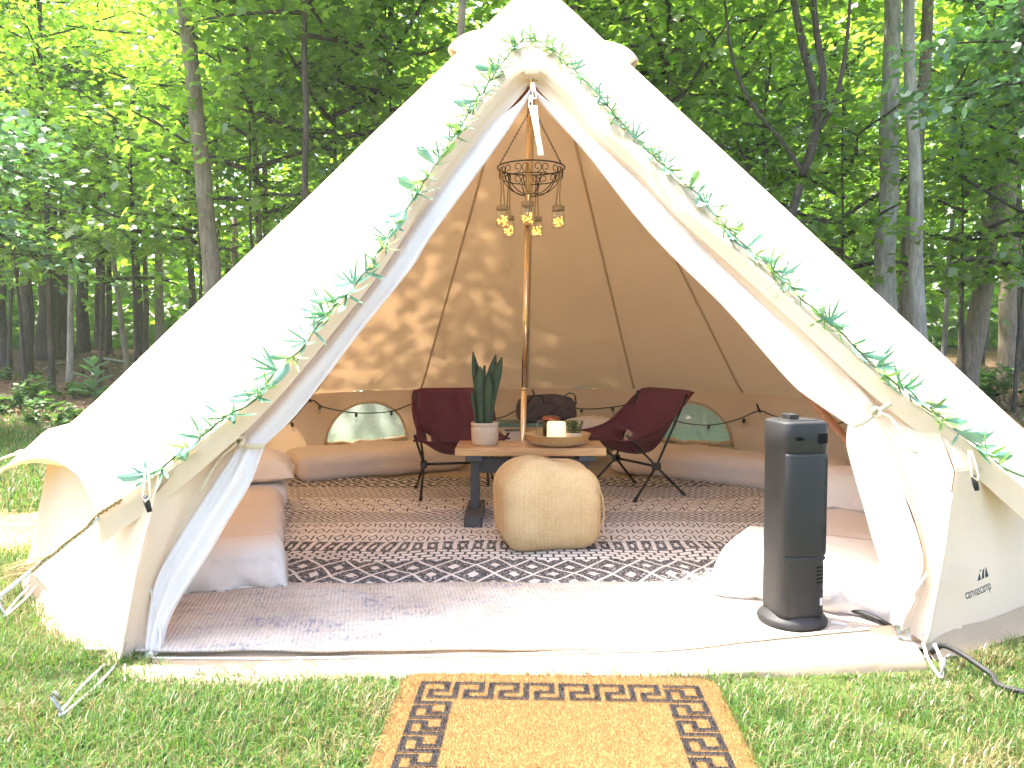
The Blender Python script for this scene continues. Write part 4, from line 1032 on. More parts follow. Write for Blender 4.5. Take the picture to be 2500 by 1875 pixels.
def pillow_mb(w, d, h, seed):
    mb = MB(); top = []; n = 26
    for i in range(n + 1):
        row = []; v = 2 * i / n - 1
        for j in range(n + 1):
            u = 2 * j / n - 1; k = (max(0, 1 - abs(u) ** 3.2)) ** .55 * (max(0, 1 - abs(v) ** 3.2)) ** .55
            sx = 1 - .05 * (1 - abs(v)) * abs(u); sy = 1 - .06 * (1 - abs(u)) * abs(v)
            row.append((u * w / 2 * sx, v * d / 2 * sy, h * k + .012 * fn(u * 4 + seed, v * 4) * k ** .5 + .01 * fn(u * 10, v * 10 + seed)))
        top.append(row)
    mb.grid(top); mb.grid([[(x, y, -.25 * z if z > 0 else z) for x, y, z in row] for row in top]); return mb

# ------------------------------------------------------------------ mattresses and bedding
def bed(label, p, ax, L, wid, h, sheet, seed, left, throw=None, fold=None):
    """p: front corner beside the rug, ax: unit vector along the bed, wid to the left or right"""
    ax = Vector((ax[0], ax[1], 0)).normalized(); sd = Vector((-ax.y, ax.x, 0)) * (1 if left else -1)
    c = Vector(p) + ax * L / 2 + sd * wid / 2; rz = math.atan2(ax.y, ax.x)
    t = thing("mattress", label, "mattress", (c.x, c.y, .012))
    mb = place(soft_box((L, wid, h), min(.07, h * .42), 20, .014, 4.0, seed, .012), (c.x, c.y, .014 + h / 2), rz); part(t, "mattress_core", mb, sheet)
    if throw:
        a, b, mt, drop = throw          # woven cover hanging over the end: from a to b along the bed
        rows = []; n = 40; mb = MB()
        for i in range(22):
            s = i / 21; row = []
            for j in range(n + 1):
                u = j / n; y = (u - .5) * (wid + .05)
                # profile: over the top then down the front end
                run = (b - a) * L; q = s * (run + h * drop)
                rs = .07; k_ = (q - (run - rs)) / (rs * 1.57)
                if k_ <= 0: x = b * L - q; z = h + .016
                elif k_ < 1: x = a * L + rs - (rs + .03) * math.sin(k_ * 1.57); z = h + .016 - rs + rs * math.cos(k_ * 1.57)
                else: v_ = q - (run - rs) - rs * 1.57; x = a * L - .03 - .02 * math.sin(min(1, v_ / (h * .6)) * 3.0); z = max(.012, h + .016 - rs - v_)
                edge = max(0, abs(u - .5) * 2 - .90) / .10; z -= edge ** 1.5 * h * .75; z = max(z, .012)
                wv = (.030 * fn(u * 7 + seed, s * 2.5) + .016 * fn(u * 15, s * 4 + seed)) * (0.25 + s)
                P = c + ax * (x - L / 2 - wv * (1 if q >= run else .2)) + sd * y + Vector((0, 0, z + .012 + (wv * .4 if q < run else 0) + .012)); row.append(P)
            rows.append(row)
        mb.grid(rows); part(t, "woven_cover", mb, mt, solid=.010)
    if fold:
        a, b, mt = fold; mb = place(soft_box(((b - a) * L, wid + .035, h * .9), .06, 12, .008, 6.0, seed + 3), (c + ax * ((a + b) / 2 - .5) * L + Vector((0, 0, .014 + h * .56 + .018))), rz); part(t, "turned_sheet", mb, mt)
    return t, c, ax, sd
bed("mattress along the left wall with a rumpled cover over its foot", (-.93, 3.06, 0), (-.27, .963), 1.75, .74, .165, SHEET, 1.0, True, (0.0, .06, SHEETW, 1.05), (.74, .97, SHEETW))
bed("mattress against the back wall below the left window, beige sheet", (-1.47, 5.30, 0), (.875, .484), 1.30, .50, .20, SHEET, 2.0, True)
bed("mattress against the back wall below the right window, beige sheet", (.72, 5.80, 0), (.776, -.63), 1.62, .50, .20, SHEET, 3.0, True)
bed("mattress along the right wall behind the tower heater", (.80, 2.96, 0), (.52, .854), 1.46, .74, .16, SHEET, 4.0, False, (0.0, .30, SHEETW, 1.0))
def pillow(label, loc, w, d, h, rz, seed, rx=0.0):
    mb = place(pillow_mb(w, d, h, seed), loc, rz, rx); return single("pillow", mb, PILLOW, label, "pillow", loc)
pillow("plump pillow at the head of the left wall mattress", (-1.60, 4.45, .235), .66, .44, .15, R(15), 1.0)
pillow("pillow on the right wall mattress beside the door lining", (1.70, 3.86, .20), .62, .42, .17, R(-31), 2.0)
pillow("pillow lying on the back mattress behind the right chair", (.62, 6.20, .25), .5, .36, .15, R(20), 3.0)

# ------------------------------------------------------------------ rugs
m, nt, out = new_mat("black and cream tribal weave"); co = coords(nt)
sx = nt.nodes.new("ShaderNodeSeparateXYZ"); nt.links.new(co, sx.inputs[0]); X = E(nt, sx.outputs[0]); Y0 = E(nt, sx.outputs[1])
wob = noise(nt, co, 1.6, 2) - 0.5; X = X + wob * 0.10; fine = noise(nt, co, 230, 2, 0.7); fine2 = noise(nt, co, 110, 2, 0.7)
Y = Y0 + wob * 0.17 + (fine2 - 0.5) * 0.006; Xj = X + (fine - 0.5) * 0.006
def dia(y0, p, q):
    v = (Y - y0) / q; u1 = Xj / p + v; u2 = Xj / p - v
    line = (u1.tri().gt(.90)).max(u2.tri().gt(.90))
    dot = u1.tri().lt(.30) * u2.tri().lt(.30)
    bgd = fine2.gt(.60)
    return 1.0 - (line.max(dot)).max(bgd * .9)
b0 = dia(0.0, .165, .235)
r_ = (Y - .35) / .0375; off = r_.floor() * .5
brick = ((r_.tri()).gt(.80)).max(((Xj / .055 + off).tri().gt(.80)))
o_ = Xj / .068; oy = ((Y - .58) / .08).abs()
bars = o_.tri().gt(.70); ring = (((o_.fract() - .5).abs() * 4.0)._op('POWER', 2.0) + oy * oy * 1.3)
ov = (1.0 - bars) * (1.0 - ring.lt(.25)) * fine2.lt(.60)
ov = ov.max(oy.gt(.93))
def lattice(y0, p, q, k, th):
    v = (Y - y0) / q; row = v.floor(); u = Xj / p + row * .5
    f = (u.fract() - .5).abs() * 2.0 + (v.fract() - .5).abs() * 1.6
    return ((f - k).abs().lt(th)).max((u.tri().gt(.90)) * (v.tri().lt(.62)))
lat = lattice(.66, .082, .127, .55, .10)
chv = lambda y0: ((Xj / .040 + ((Y - y0) / .145).tri() * 2.0).fract()).lt(.42)
hexa = lattice(1.33, .10, .127, .74, .075)
D = b0
for lim, pt in ((.35, brick), (.50, ov), (.66, lat), (1.04, chv(1.04)), (1.33, hexa), (1.71, chv(1.71)), (2.07, dia(2.07, .135, .20))):
    D = Y.gt(lim).sel(pt, D)
D = D * (noise(nt, co, 60, 3) * .6 + .62).clamp()
col = mixc(nt, D, ramp(nt, noise(nt, co, 9, 3), [(.3, (.64, .575, .50)), (.7, (.76, .70, .635))]), (.035, .035, .042))
principled(nt, out, col, .95, normal=bump(nt, fine * .5 + fine2 * .5 + D * .3, .5, .006), spec=.1); RUG1 = m

m, nt, out = new_mat("faded rose and blue rag weave"); co = coords(nt)
sx = nt.nodes.new("ShaderNodeSeparateXYZ"); nt.links.new(co, sx.inputs[0]); X = E(nt, sx.outputs[0]); Y = E(nt, sx.outputs[1])
wv = (X * 420.0 + Y * 80.0 + noise(nt, co, 6, 3) * 5.0).sin() * .5 + .5
b1 = noise(nt, co, 3.2, 4, .6); st = noise(nt, co, 70, 3, .7, stretch=(1.6, .45, 1)); blo = noise(nt, co, 5.5, 4, .65, stretch=(.55, 1.4, 1))
base = ramp(nt, b1 * .7 + st * .3, [(.32, (.44, .365, .29)), (.5, (.58, .505, .425)), (.68, (.70, .645, .57))])
bm_ = ((blo - .47) * 7.0).clamp() * st.gt(.52)
cc = mixc(nt, bm_ * .7, base, (.14, .16, .24))
cc = mixc(nt, (st.lt(.39)) * .35, cc, (.17, .12, .10))
cc = mixc(nt, (wv.lt(.22)) * .16, cc, (.13, .09, .08))
principled(nt, out, cc, .95, normal=bump(nt, wv * .5 + st * .8, .55, .006), spec=.1); RUG2 = m

def rug(name, x0, x1, y0, y1, z, mat, label, nx=70, ny=46, wave=.008, skew=0.0, seed=0.0, edge_w=.02):
    mb = MB(); rows = []
    for i in range(ny + 1):
        v = i / ny; row = []
        for j in range(nx + 1):
            u = j / nx; x = x0 + (x1 - x0) * u; y = y0 + (y1 - y0) * v + skew * (u - .5) + edge_w * fn(x * 4 + seed, 3.3) * (1 - abs(2 * v - 1) * .0)
            row.append((x, y, z + wave * (1 + fn(x * 2.4 + seed, y * 5.5) + .5 * fn(x * 6, y * 11 + seed))))
        rows.append(row)
    mb.grid(rows); c = ((x0 + x1) / 2, y0, 0)
    return single(name, mb, mat, label, "rug", (0.0, y0, 0.0), solid=.008)
rug("patterned_rug", -1.72, 2.0, 3.06, 5.52, .018, RUG1, "black and cream tribal-patterned rug on the tent floor", 90, 60, .009, 0, 1.0)
rug("faded_rug", -1.36, 1.36, 2.395, 3.07, .026, RUG2, "faded rose and blue rag rug just inside the doorway", 80, 34, .004, .03, 4.0)
# rag fringe along the far edge of the faded rug
# ------------------------------------------------------------------ doormat
def key_paths():
    w, d, mg, band = MAT_W, MAT_D, .062, .088; paths = []
    def unit(n, L, flip): 
        u = L / n; pts = []
        for k in range(n):
            for s, h in ((0, 0), (0, 1), (.72, 1), (.72, .45), (.30, .45), (.30, 0), (1, 0)):
                pts.append(((k + s) * u, (1 - h) if flip else h))
        return pts
    tl = (-w / 2 + mg, d / 2 - mg)
    top = [(tl[0] + s, tl[1] - band + band * h) for s, h in unit(7, w - 2 * mg - band, False)]
    lef = [(tl[0], tl[1] - band)] + [(tl[0] + band - band * h, tl[1] - band - .035 - s) for s, h in unit(5, d - 2 * mg - band - .035, True)]
    rig = [(w / 2 - mg - band + band * h, tl[1] - s) for s, h in unit(5, d - 2 * mg - band, False)]
    bt = [(-p[0], -p[1]) for p in top]
    return [top, [(p[0], p[1]) for p in lef], rig, bt]
KEY = [np.array(p) for p in key_paths()]
def key_dist(xy):
    best = np.full(len(xy), 9.0)
    for P in KEY:
        for a, b in zip(P[:-1], P[1:]):
            ab = b - a; L = max(ab @ ab, 1e-12); t = np.clip(((xy - a) @ ab) / L, 0, 1)[:, None]; best = np.minimum(best, np.abs(xy - a - t * ab).max(1))
    return best
COIR = leaf_mat("coir", [(0, (.25, .145, .055)), (.5, (.39, .245, .10)), (1, (.50, .34, .16))], [(0, (.4, .2, .06)), (1, (.5, .3, .1))], .12, .03)
COIRK = leaf_mat("black dyed coir", [(0, (.016, .013, .014)), (1, (.04, .034, .032))], [(0, (.02, .02, .02)), (1, (.03, .03, .03))], .05, .04)
COIRB = simple_mat("coir backing", (.27, .15, .05), (.18, .095, .03), 90, .95, bs=.8, bscale=200); COIRBK = simple_mat("black coir backing", (.022, .018, .018), None, 90, .95)
mt_ = thing("doormat", "tan coir doormat with a black Greek key border", "doormat", (MAT_C.x, MAT_C.y, .005), None, MAT_A)
mb = MB(); ring = []; rc = .06
for cx, cy, a0 in ((1, 1, 0), (-1, 1, 90), (-1, -1, 180), (1, -1, 270)):
    for k in range(7):
        a = R(a0 + 15 * k); ring.append((cx * (MAT_W / 2 - rc) + rc * math.cos(a), cy * (MAT_D / 2 - rc) + rc * math.sin(a)))
for z0, z1 in ((0, .012),):
    mb.add([(x, y, z0) for x, y in ring] + [(x, y, z1) for x, y in ring], [tuple(range(27, -1, -1)), tuple(range(28, 56))] + [(i, (i + 1) % 28, 28 + (i + 1) % 28, 28 + i) for i in range(28)])
part(mt_, "mat_backing", mb, COIRB, smooth=False, local=True)
mb = MB()
for P in KEY[:3]:
    for a, b in zip(P[:-1], P[1:]):
        x0, x1 = min(a[0], b[0]) - .0085, max(a[0], b[0]) + .0085; y0, y1 = min(a[1], b[1]) - .0085, max(a[1], b[1]) + .0085
        mb.box(((x0 + x1) / 2, (y0 + y1) / 2, .0126 + random.random() * .0006), (x1 - x0, y1 - y0, .001))
part(mt_, "key_border", mb, COIRBK, smooth=False, local=True)
rg = np.random.default_rng(8); n = 95000
xy = np.stack([rg.uniform(-MAT_W / 2 - .006, MAT_W / 2 + .006, n), rg.uniform(-MAT_D / 2, MAT_D / 2 + .006, n)], 1)
ax_ = np.abs(xy) - np.array([MAT_W / 2 - rc, MAT_D / 2 - rc]); xy = xy[np.hypot(np.maximum(ax_[:, 0], 0), np.maximum(ax_[:, 1], 0)) < rc + .004]
kd = key_dist(xy + rg.normal(0, .0012, xy.shape)); isk = (kd < .0078).astype(int); n = len(xy)
P = np.column_stack([xy, np.full(n, .010)]); hd = np.column_stack([rg.normal(0, .55, (n, 2)), np.full(n, 1.0)]); nr = np.column_stack([rg.normal(0, 1, (n, 2)), np.zeros(n)])
fm = leaf_arrays("coir pile", P, nr, hd, .007 + .006 * rg.random(n), [(-.06, 0), (.06, 0), (0, 1)], [COIR, COIRK], 0.0, isk)
o = link("coir_pile", fm, mt_); o["kind"] = "stuff"

# ------------------------------------------------------------------ bench used as table
bn = thing("wooden_bench", "low wooden bench with slate-grey trestle legs, used as a table", "bench", (.10, 4.28, .02))
TZ = .43
for y in (4.205, 4.375):
    mb = MB(); mb.box((.10, y, TZ - .021), (.815, .158, .042)); part(bn, "board", mb, PINE, bevel=.004)
for x in (-.205, .405):
    mb = MB(); mb.box((x, 4.29, .225), (.05, .085, .36)); lg = part(bn, "leg", mb, GREYPAINT, bevel=.003)
    mb = MB(); mb.box((x, 4.29, TZ - .057), (.088, .31, .03)); part(lg, "leg_cap", mb, GREYPAINT, bevel=.003)
    mb = MB(); mb.box((x, 4.235, .050), (.096, .47, .060)); part(lg, "foot", mb, GREYPAINT, bevel=.003)
mb = MB(); mb.box((.10, 4.29, .315), (.56, .036, .085)); part(bn, "rail", mb, GREYPAINT, bevel=.003)

# ------------------------------------------------------------------ pouf
pf = thing("pouf", "square seagrass-woven floor pouf in front of the bench", "pouf", (.163, 3.69, .03))
mb = soft_box((.45, .42, .385), .10, 22, .006, 5, 3.0, 0); vs = []
for v in mb.v:
    x, y, z = v; t = z / .195
    bul = 1 + .05 * (1 - t * t); z2 = z + (.018 * fn(x * 5, y * 5, 1.5) + .040 * math.exp(-((x + .06) ** 2) / .02)) * max(0, t); vs.append((x * bul, y * bul, z2))
mb.v = vs; o = link("woven_cover", mesh_of("pouf", mb, SEAGRASS), pf, (0, 0, .19)); o.rotation_euler = (0, 0, R(10))
mb = MB(); h = smooth_path([(.243, -.12, .29), (.262, -.115, .23), (.266, -.11, .15), (.243, -.11, .09)], 14); mb.tube(h, .011, 6, flat=.4); o = link("handle", mesh_of("handle", mb, SEAGRASS), pf)

# ------------------------------------------------------------------ camp chairs
def camp_chair(label, loc, rz):
    t = thing("camp_chair", label, "chair", loc, None, rz)
    prof = [(-.275, .385, .250), (-.22, .335, .238), (-.12, .285, .225), (0, .262, .218), (.08, .285, .222), (.13, .37, .228), (.175, .48, .228), (.215, .59, .224), (.245, .675, .210)]
    q = smooth_path([Vector(p) for p in prof], 21); mb = MB(); vs = []; nc = 15
    for i, p in enumerate(q):
        s = i / 20
        for j in range(nc):
            u = 2 * j / (nc - 1) - 1; x = u * p.z; y = p.x; z = p.y
            k_ = abs(u) ** 2.4 * .82; yl = -.275 + .52 * s; zl = .395 + .28 * s - .035 * math.sin(math.pi * s)
            y += (yl - y) * k_; z += (zl - z) * k_
            if i == 20: z -= .012 * (u * u) ** 4
            vs.append((x * 1.16, y * 1.10, z))
    fs = [(i * nc + j, i * nc + j + 1, (i + 1) * nc + j + 1, (i + 1) * nc + j) for i in range(20) for j in range(nc - 1) if not (i in (9, 10) and j in (2, 11))]
    mb.add(vs, fs); part(t, "seat_sling", mb, MAROON, local=True, solid=.004)
    for sx in (-1, 1):
        ed = [vs[i * nc + (0 if sx < 0 else nc - 1)] for i in range(21)]; mb = MB(); mb.tube(ed, .006, 6); part(t, "edge_binding", mb, MAROON, local=True)
    hub = {s: Vector((s * .205, 0.0, .205)) for s in (-1, 1)}
    mb = MB(); mb.tube([hub[-1], hub[1]], .0085, 10); part(t, "crossbar", mb, ALU, local=True)
    for s in (-1, 1):
        mb = MB(); mb.tube([hub[s] + Vector((-s * .02, 0, 0)), hub[s] + Vector((s * .022, 0, 0))], .024, 12); mb.box(hub[s], (.03, .055, .045)); part(t, "hub", mb, BLACKP, local=True, bevel=.004)
        for y, nm in ((-.205, "leg"), (.20, "leg")):
            e = Vector((s * .245, y, .012)); mb = MB(); mb.tube([hub[s], e], .0078, 10); lg = part(t, nm, mb, ALU, local=True)
            mb = MB(); mb.tube([e.lerp(hub[s], .14), e, e - Vector((0, 0, .012))], [.010, .0125, .012], 10); part(lg, "foot_cap", mb, RUBBER, local=True)
        mb = MB(); mb.tube([hub[s], Vector((s * .285, -.298, .425))], .0075, 10); part(t, "seat_pole", mb, ALU, local=True)
        mb = MB(); mb.tube([hub[s], Vector((s * .242, .215, .65))], .0075, 10); part(t, "back_pole", mb, ALU, local=True)
    return t
camp_chair("burgundy camp chair facing out, behind the snake plant", (-.36, 4.93, .018), .20)
camp_chair("burgundy camp chair turned sideways, right of the bench", (.80, 4.98, .018), R(-60))

# ------------------------------------------------------------------ things on the bench
pp = W(1184, 1082, 4.27); pp.z = TZ
sp = thing("snake_plant", "tall snake plant in a cream stoneware pot on the bench", "potted plant", pp)
mb = MB(); mb.lathe([(.001, 0), (.066, 0), (.074, .012), (.076, .075), (.077, .098), (.072, .104), (.077, .110), (.078, .124), (.073, .127), (.068, .122), (.066, .10)], (0, 0, 0), 32); part(sp, "pot", mb, STONE, local=True)
mb = MB(); mb.lathe([(.068, .104), (.04, .110), (.001, .112)], (0, 0, 0), 20); part(sp, "soil", mb, SOIL, local=True)
SNAKE = simple_mat("banded snake plant leaf", (.040, .080, .038), (.018, .042, .022), 22, .5, stretch=(.6, .6, 3.2), spec=.4)
for i, (x, y, h, w, lx, ly, tw) in enumerate([(-.012, -.012, .335, .040, -.01, 0, .2), (.02, .0, .385, .034, .055, .01, -.5), (-.028, .016, .415, .026, -.028, .01, .6), (.008, .028, .40, .026, .04, .02, .1), (.012, -.03, .30, .030, .005, -.01, -.3), (-.042, .0, .20, .018, -.022, -.01, .9), (.0, .01, .34, .030, .0, 0, 1.2)]):
    rows = []; c, s = math.cos(tw), math.sin(tw)
    for k in range(12):
        u = k / 11; ww = w * min(1, .62 + .6 * u) * min(1, (1 - u) * 4.0 + .03) ** .75; zz = .10 + h * u
        row = []
        for e in (-1, -.5, 0, .5, 1):
            a = e * ww; b = .35 * w * (e * e) - .1 * w
            row.append((x + lx * u * u * 1.3 + a * c - b * s, y + ly * u * u + a * s + b * c, zz))
        rows.append(row)
    mb = MB(); mb.grid(rows); part(sp, "leaf", mb, SNAKE, local=True, solid=.004)
tpos = W(1361, 1088, 4.27); tpos.z = TZ
tr = thing("bamboo_tray", "round bamboo tray on the bench holding a candle and small plant", "tray", tpos)
mb = MB(); mb.lathe([(.001, .004), (.13, .004), (.150, .018), (.172, .042), (.182, .062), (.185, .064), (.178, .066), (.165, .045), (.145, .022), (.128, .012), (.001, .011)], (0, 0, 0), 48); part(tr, "dish", mb, BAMBOO, local=True)
mb = MB()
for k in range(34):
    a = k / 34 * 6.283; b = a + .10
    mb.tube([(.148 * math.cos(a), .148 * math.sin(a), .012), (.168 * math.cos((a + b) / 2), .168 * math.sin((a + b) / 2), .027), (.149 * math.cos(b), .149 * math.sin(b), .014)], .0024, 5)
part(tr, "lacing", mb, TAPE, local=True)
cp = W(1358, 1070, 4.27); cp.z = TZ + .0115
cd = thing("pillar_candle", "pale yellow pillar candle on the bamboo tray", "candle", cp)
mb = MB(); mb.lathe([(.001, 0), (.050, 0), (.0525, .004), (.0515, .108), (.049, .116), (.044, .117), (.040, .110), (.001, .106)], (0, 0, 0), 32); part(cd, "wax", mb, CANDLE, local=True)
mb = MB(); mb.tube([(0, 0, .10), (.002, 0, .122)], .0018, 6); part(cd, "wick", mb, BLACKF, local=True)
sp2 = W(1402, 1068, 4.27); sp2.z = TZ + .0115
su = thing("small_plant", "small bushy green plant in a cream cup on the tray", "potted plant", sp2)
mb = MB(); mb.lathe([(.001, 0), (.036, 0), (.042, .006), (.044, .056), (.040, .058), (.038, .045), (.001, .045)], (0, 0, 0), 24); part(su, "cup", mb, STONE, local=True)
rg = np.random.default_rng(4); P = []; H = []; Nn = []
for bx, by, lean in ((-.022, 0, -.35), (.0, .01, .02), (.022, 0, .38), (.005, -.018, .1), (-.01, .018, -.1)):
    for k in range(30):
        u = k / 29; a = k * 2.4; P.append((bx + lean * .055 * u, by, .045 + .072 * u)); H.append((math.cos(a), math.sin(a), .7)); Nn.append((-math.cos(a) * .7, -math.sin(a) * .7, 1))
o = link("foliage", leaf_arrays("foliage", P, Nn, H, .022 * np.ones(len(P)), OVAL, leaf_mat("succulent green", [(0, (.03, .09, .03)), (1, (.07, .17, .06))], [(0, (.06, .2, .04)), (1, (.1, .3, .06))], .2)), su); o["kind"] = "stuff"
fpz = W(1345, 1066, 4.37); fpz.z = TZ + .0115
fp = thing("coffee_press", "dark glass coffee press with copper lid behind the candle", "coffee press", fpz)
COPPER = simple_mat("copper lid", (.42, .16, .10), (.3, .1, .06), 20, .3, 1.0); DGL = simple_mat("coffee-dark glass", (.02, .014, .014), None, 10, .12, spec=.6)
mb = MB(); mb.lathe([(.001, 0), (.046, 0), (.047, .12), (.001, .12)], (0, 0, 0), 24); part(fp, "beaker", mb, DGL, local=True)
mb = MB(); mb.lathe([(.05, .118), (.051, .128), (.045, .136), (.015, .142), (.001, .143)], (0, 0, 0), 24); part(fp, "lid", mb, COPPER, local=True)
mb = MB(); mb.tube([(-.045, 0, .11), (-.075, 0, .11), (-.08, 0, .09), (-.08, 0, .03), (-.046, 0, .015)], .003, 6); part(fp, "handle", mb, STEEL, local=True)

# ------------------------------------------------------------------ corner at the back: low teal table, box, bag
tt = thing("teal_side_table", "low teal table with shelf against the back wall", "side table", (.06, 6.30, .02))
mb = MB(); mb.box((.06, 6.30, .335), (.62, .34, .028)); part(tt, "table_top", mb, TEAL, bevel=.003)
for x in (-.22, .34):
    for y in (6.16, 6.44): mb = MB(); mb.box((x, y, .17), (.035, .035, .30)); part(tt, "leg", mb, TEAL)
mb = MB(); mb.box((.06, 6.30, .10), (.55, .30, .018)); part(tt, "shelf", mb, TEAL)
mb = MB(); mb.box((.005, 6.24, .198), (.13, .14, .176)); single("white_box", mb, WHITEP, "white card box standing on the teal table's shelf", "box", (.005, 6.24, .11), smooth=False, bevel=.003)
for i, x in enumerate((-.175, -.135)):
    mb = MB(); mb.lathe([(.001, .111), (.018, .111), (.019, .24), (.008, .262), (.008, .285), (.001, .286)], (x, 6.2, 0), 12); single("black_bottle", mb, DGL, "slim black bottle beside the white card box", "bottle", (x, 6.2, .11), "bottles on the teal table's shelf")
BAGM = simple_mat("dark purple-grey plaid bag cloth", (.10, .075, .085), (.035, .028, .032), 26, .85, bs=.4, bscale=200)
bg_ = thing("travel_bag", "dark purple-grey cloth travel bag on the low teal table", "bag", (.28, 6.32, .349))
mb = place(soft_box((.48, .26, .19), .06, 14, .010, 8, 5.0, .03), (.28, 6.32, .349 + .098)); part(bg_, "body", mb, BAGM)
for x0, x1, hh, y in ((.12, .26, .055, 6.19), (.40, .52, .08, 6.24)):
    mb = MB(); mb.tube(smooth_path([(x0, y, .50), ((x0 * 2 + x1) / 3, y - .03, .54 + hh * .5), ((x0 + 2 * x1) / 3 + .02, y - .03, .54 + hh * .5), (x1, y, .50)], 14), .009, 7, flat=.5); part(bg_, "handle", mb, BLACKF)

# ------------------------------------------------------------------ tower heater
hp = Vector((.972, 2.64, .034))
ht = thing("tower_heater", "black plastic tower heater standing in the doorway", "heater", hp, None, R(8))
def hsec(th, a, b, e=4.0):
    s, c = math.sin(th), math.cos(th); return (a * math.copysign(abs(s) ** (2 / e), s), -b * math.copysign(abs(c) ** (2 / e), c))
def hloft(levels, th0=0, th1=2 * math.pi, n=64, closed=True, e=4.0):
    rows = []
    for z, a, b in levels: rows.append([(*hsec(th0 + (th1 - th0) * j / n, a, b, e), z) for j in range(n if closed else n + 1)])
    mb = MB(); mb.grid(rows, close=closed); return mb
HA, HB = .084, .088
mb = hloft([(.03, .001, .001), (.03, HA * .97, HB * .97), (.05, HA, HB), (.60, HA, HB), (.602, HA + .002, HB + .002), (.692, HA + .002, HB + .002), (.699, HA - .002, HB - .002), (.701, HA - .008, HB - .008), (.699, .001, .001)]); part(ht, "body", mb, HEATER, local=True)
mb = hloft([(0, .001, .001), (0, .112, .112), (.014, .116, .116), (.026, .110, .110), (.034, .094, .096), (.042, .083, .086), (.042, .001, .001)], e=2.1); part(ht, "base", mb, HEATER, local=True)
lv = [(.245, HA - .002, HB - .002), (.248, HA + .0035, HB + .0035), (.254, HA + .005, HB + .005), (.586, HA + .005, HB + .005), (.592, HA + .003, HB + .003), (.595, HA - .002, HB - .002)]
mb = hloft(lv, R(-46), R(50), 48, False); part(ht, "back_panel", mb, HEATER, local=True)
mb = hloft([(.23, HA + .001, HB + .001), (.238, HA + .007, HB + .007), (.246, HA + .001, HB + .001)], R(-46), R(50), 40, False); part(ht, "panel_lip", mb, HEATER, local=True)
VOID = simple_mat("matt black opening", (.006, .006, .006), None, 30, .8, spec=.1)
def patch_on(th0, th1, z0, z1, off, n=8, e=4.0, round_=False):
    rows = []
    for k in range(9):
        z = z0 + (z1 - z0) * k / 8; f = math.sqrt(max(0, 1 - (2 * k / 8 - 1) ** 2)) if round_ else (1 if 0 < k < 8 else .93); mth = (th0 + th1) / 2; hw = (th1 - th0) / 2 * f
        rows.append([(*hsec(mth - hw + 2 * hw * j / n, HA + off, HB + off, e), z) for j in range(n + 1)])
    mb = MB(); mb.grid(rows); return mb
part(ht, "grip_recess", patch_on(R(8), R(46), .628, .662, .0045), VOID, local=True)
part(ht, "oval_recess", patch_on(R(-16), R(-2), .638, .652, .0045, round_=True), VOID, local=True)
mb = MB()
for k in range(37):
    z = .262 + k * .0087
    for th in (29, 33, 37, 40.5, 43.5, 46): mb.v += []; q = patch_on(R(th - 1.1), R(th + 1.1), z, z + .005, .0064, 2); mb.add(q.v, q.f)
o = part(ht, "grille_holes", mb, VOID, local=True); o["kind"] = "stuff"
for k in range(5):
    z = .155 + k * .013; part(ht, "vent_slot", patch_on(R(12), R(45), z, z + .006, .0012, 8), VOID, local=True)
part(ht, "rating_label", patch_on(R(24), R(40), .078, .104, .0012, 6), simple_mat("white rating label", (.70, .72, .74), (.55, .57, .6), 260, .5, stretch=(1, 1, 6)), local=True)
for th, z in ((34, .125), (33, .052)):
    x, y = hsec(R(th), HA, HB); mb = MB(); mb.ico((x, y, z), .0045, 0, 1.0); part(ht, "screw", mb, VOID, local=True)
mb = MB(); mb.box((-.02, .0, .708), (.032, .06, .026)); mb.box((.0, -.02, .701), (.12, .07, .006)); part(ht, "top_control", mb, HEATER, local=True, bevel=.004)
mb = MB(); mb.box((.14, -.06, .004), (.05, .012, .006), Matrix.Rotation(R(-35), 3, 'Z')); part(ht, "cord_tag", mb, WHITEP, local=True, smooth=False)
mb = MB(); mb.tube(smooth_path([Vector((1.05, 2.90, .05)), Vector((1.25, 2.62, .05)), W(2258, 1590, 2.42), W(2300, 1575, 2.36), W(2350, 1598, 2.28), W(2420, 1645, 2.19), W(2500, 1690, 2.08), Vector((1.9, 1.85, .05))], 60), .0085, 10)
single("power_cable", mb, RUBBER, "thick black power cable running from the tent's right corner over the grass", "cable", W(2350, 1598, 2.28))

# ------------------------------------------------------------------ hanging wire basket and jar lanterns
bc = Vector((.112, 4.60, 2.02)); RB = .198
hb = thing("wire_basket", "black scrolled wire basket hanging around the centre pole", "hanging basket", (bc.x, bc.y, 1.86))
def circ(c, r, n=40, axis=None): return [c + Vector((r * math.cos(2 * math.pi * i / n), r * math.sin(2 * math.pi * i / n), 0)) for i in range(n + 1)]
for dz, r_, nm in ((0, RB, "rim"), (-.062, RB * .86, "hoop"), (-.158, RB * .22, "bottom_hoop")):
    mb = MB(); mb.tube(circ(bc + Vector((0, 0, dz)), r_), .0042 if dz == 0 else .003, 7, False); part(hb, nm, mb, IRON)
for k in range(10):
    a = k / 10 * 6.283; d = Vector((math.cos(a), math.sin(a), 0)); mb = MB()
    mb.tube(smooth_path([bc + d * RB * .86 + Vector((0, 0, -.062)), bc + d * RB * .74 + Vector((0, 0, -.10)), bc + d * RB * .5 + Vector((0, 0, -.14)), bc + d * RB * .22 + Vector((0, 0, -.158))], 10), .0028, 6); part(hb, "rib", mb, IRON)
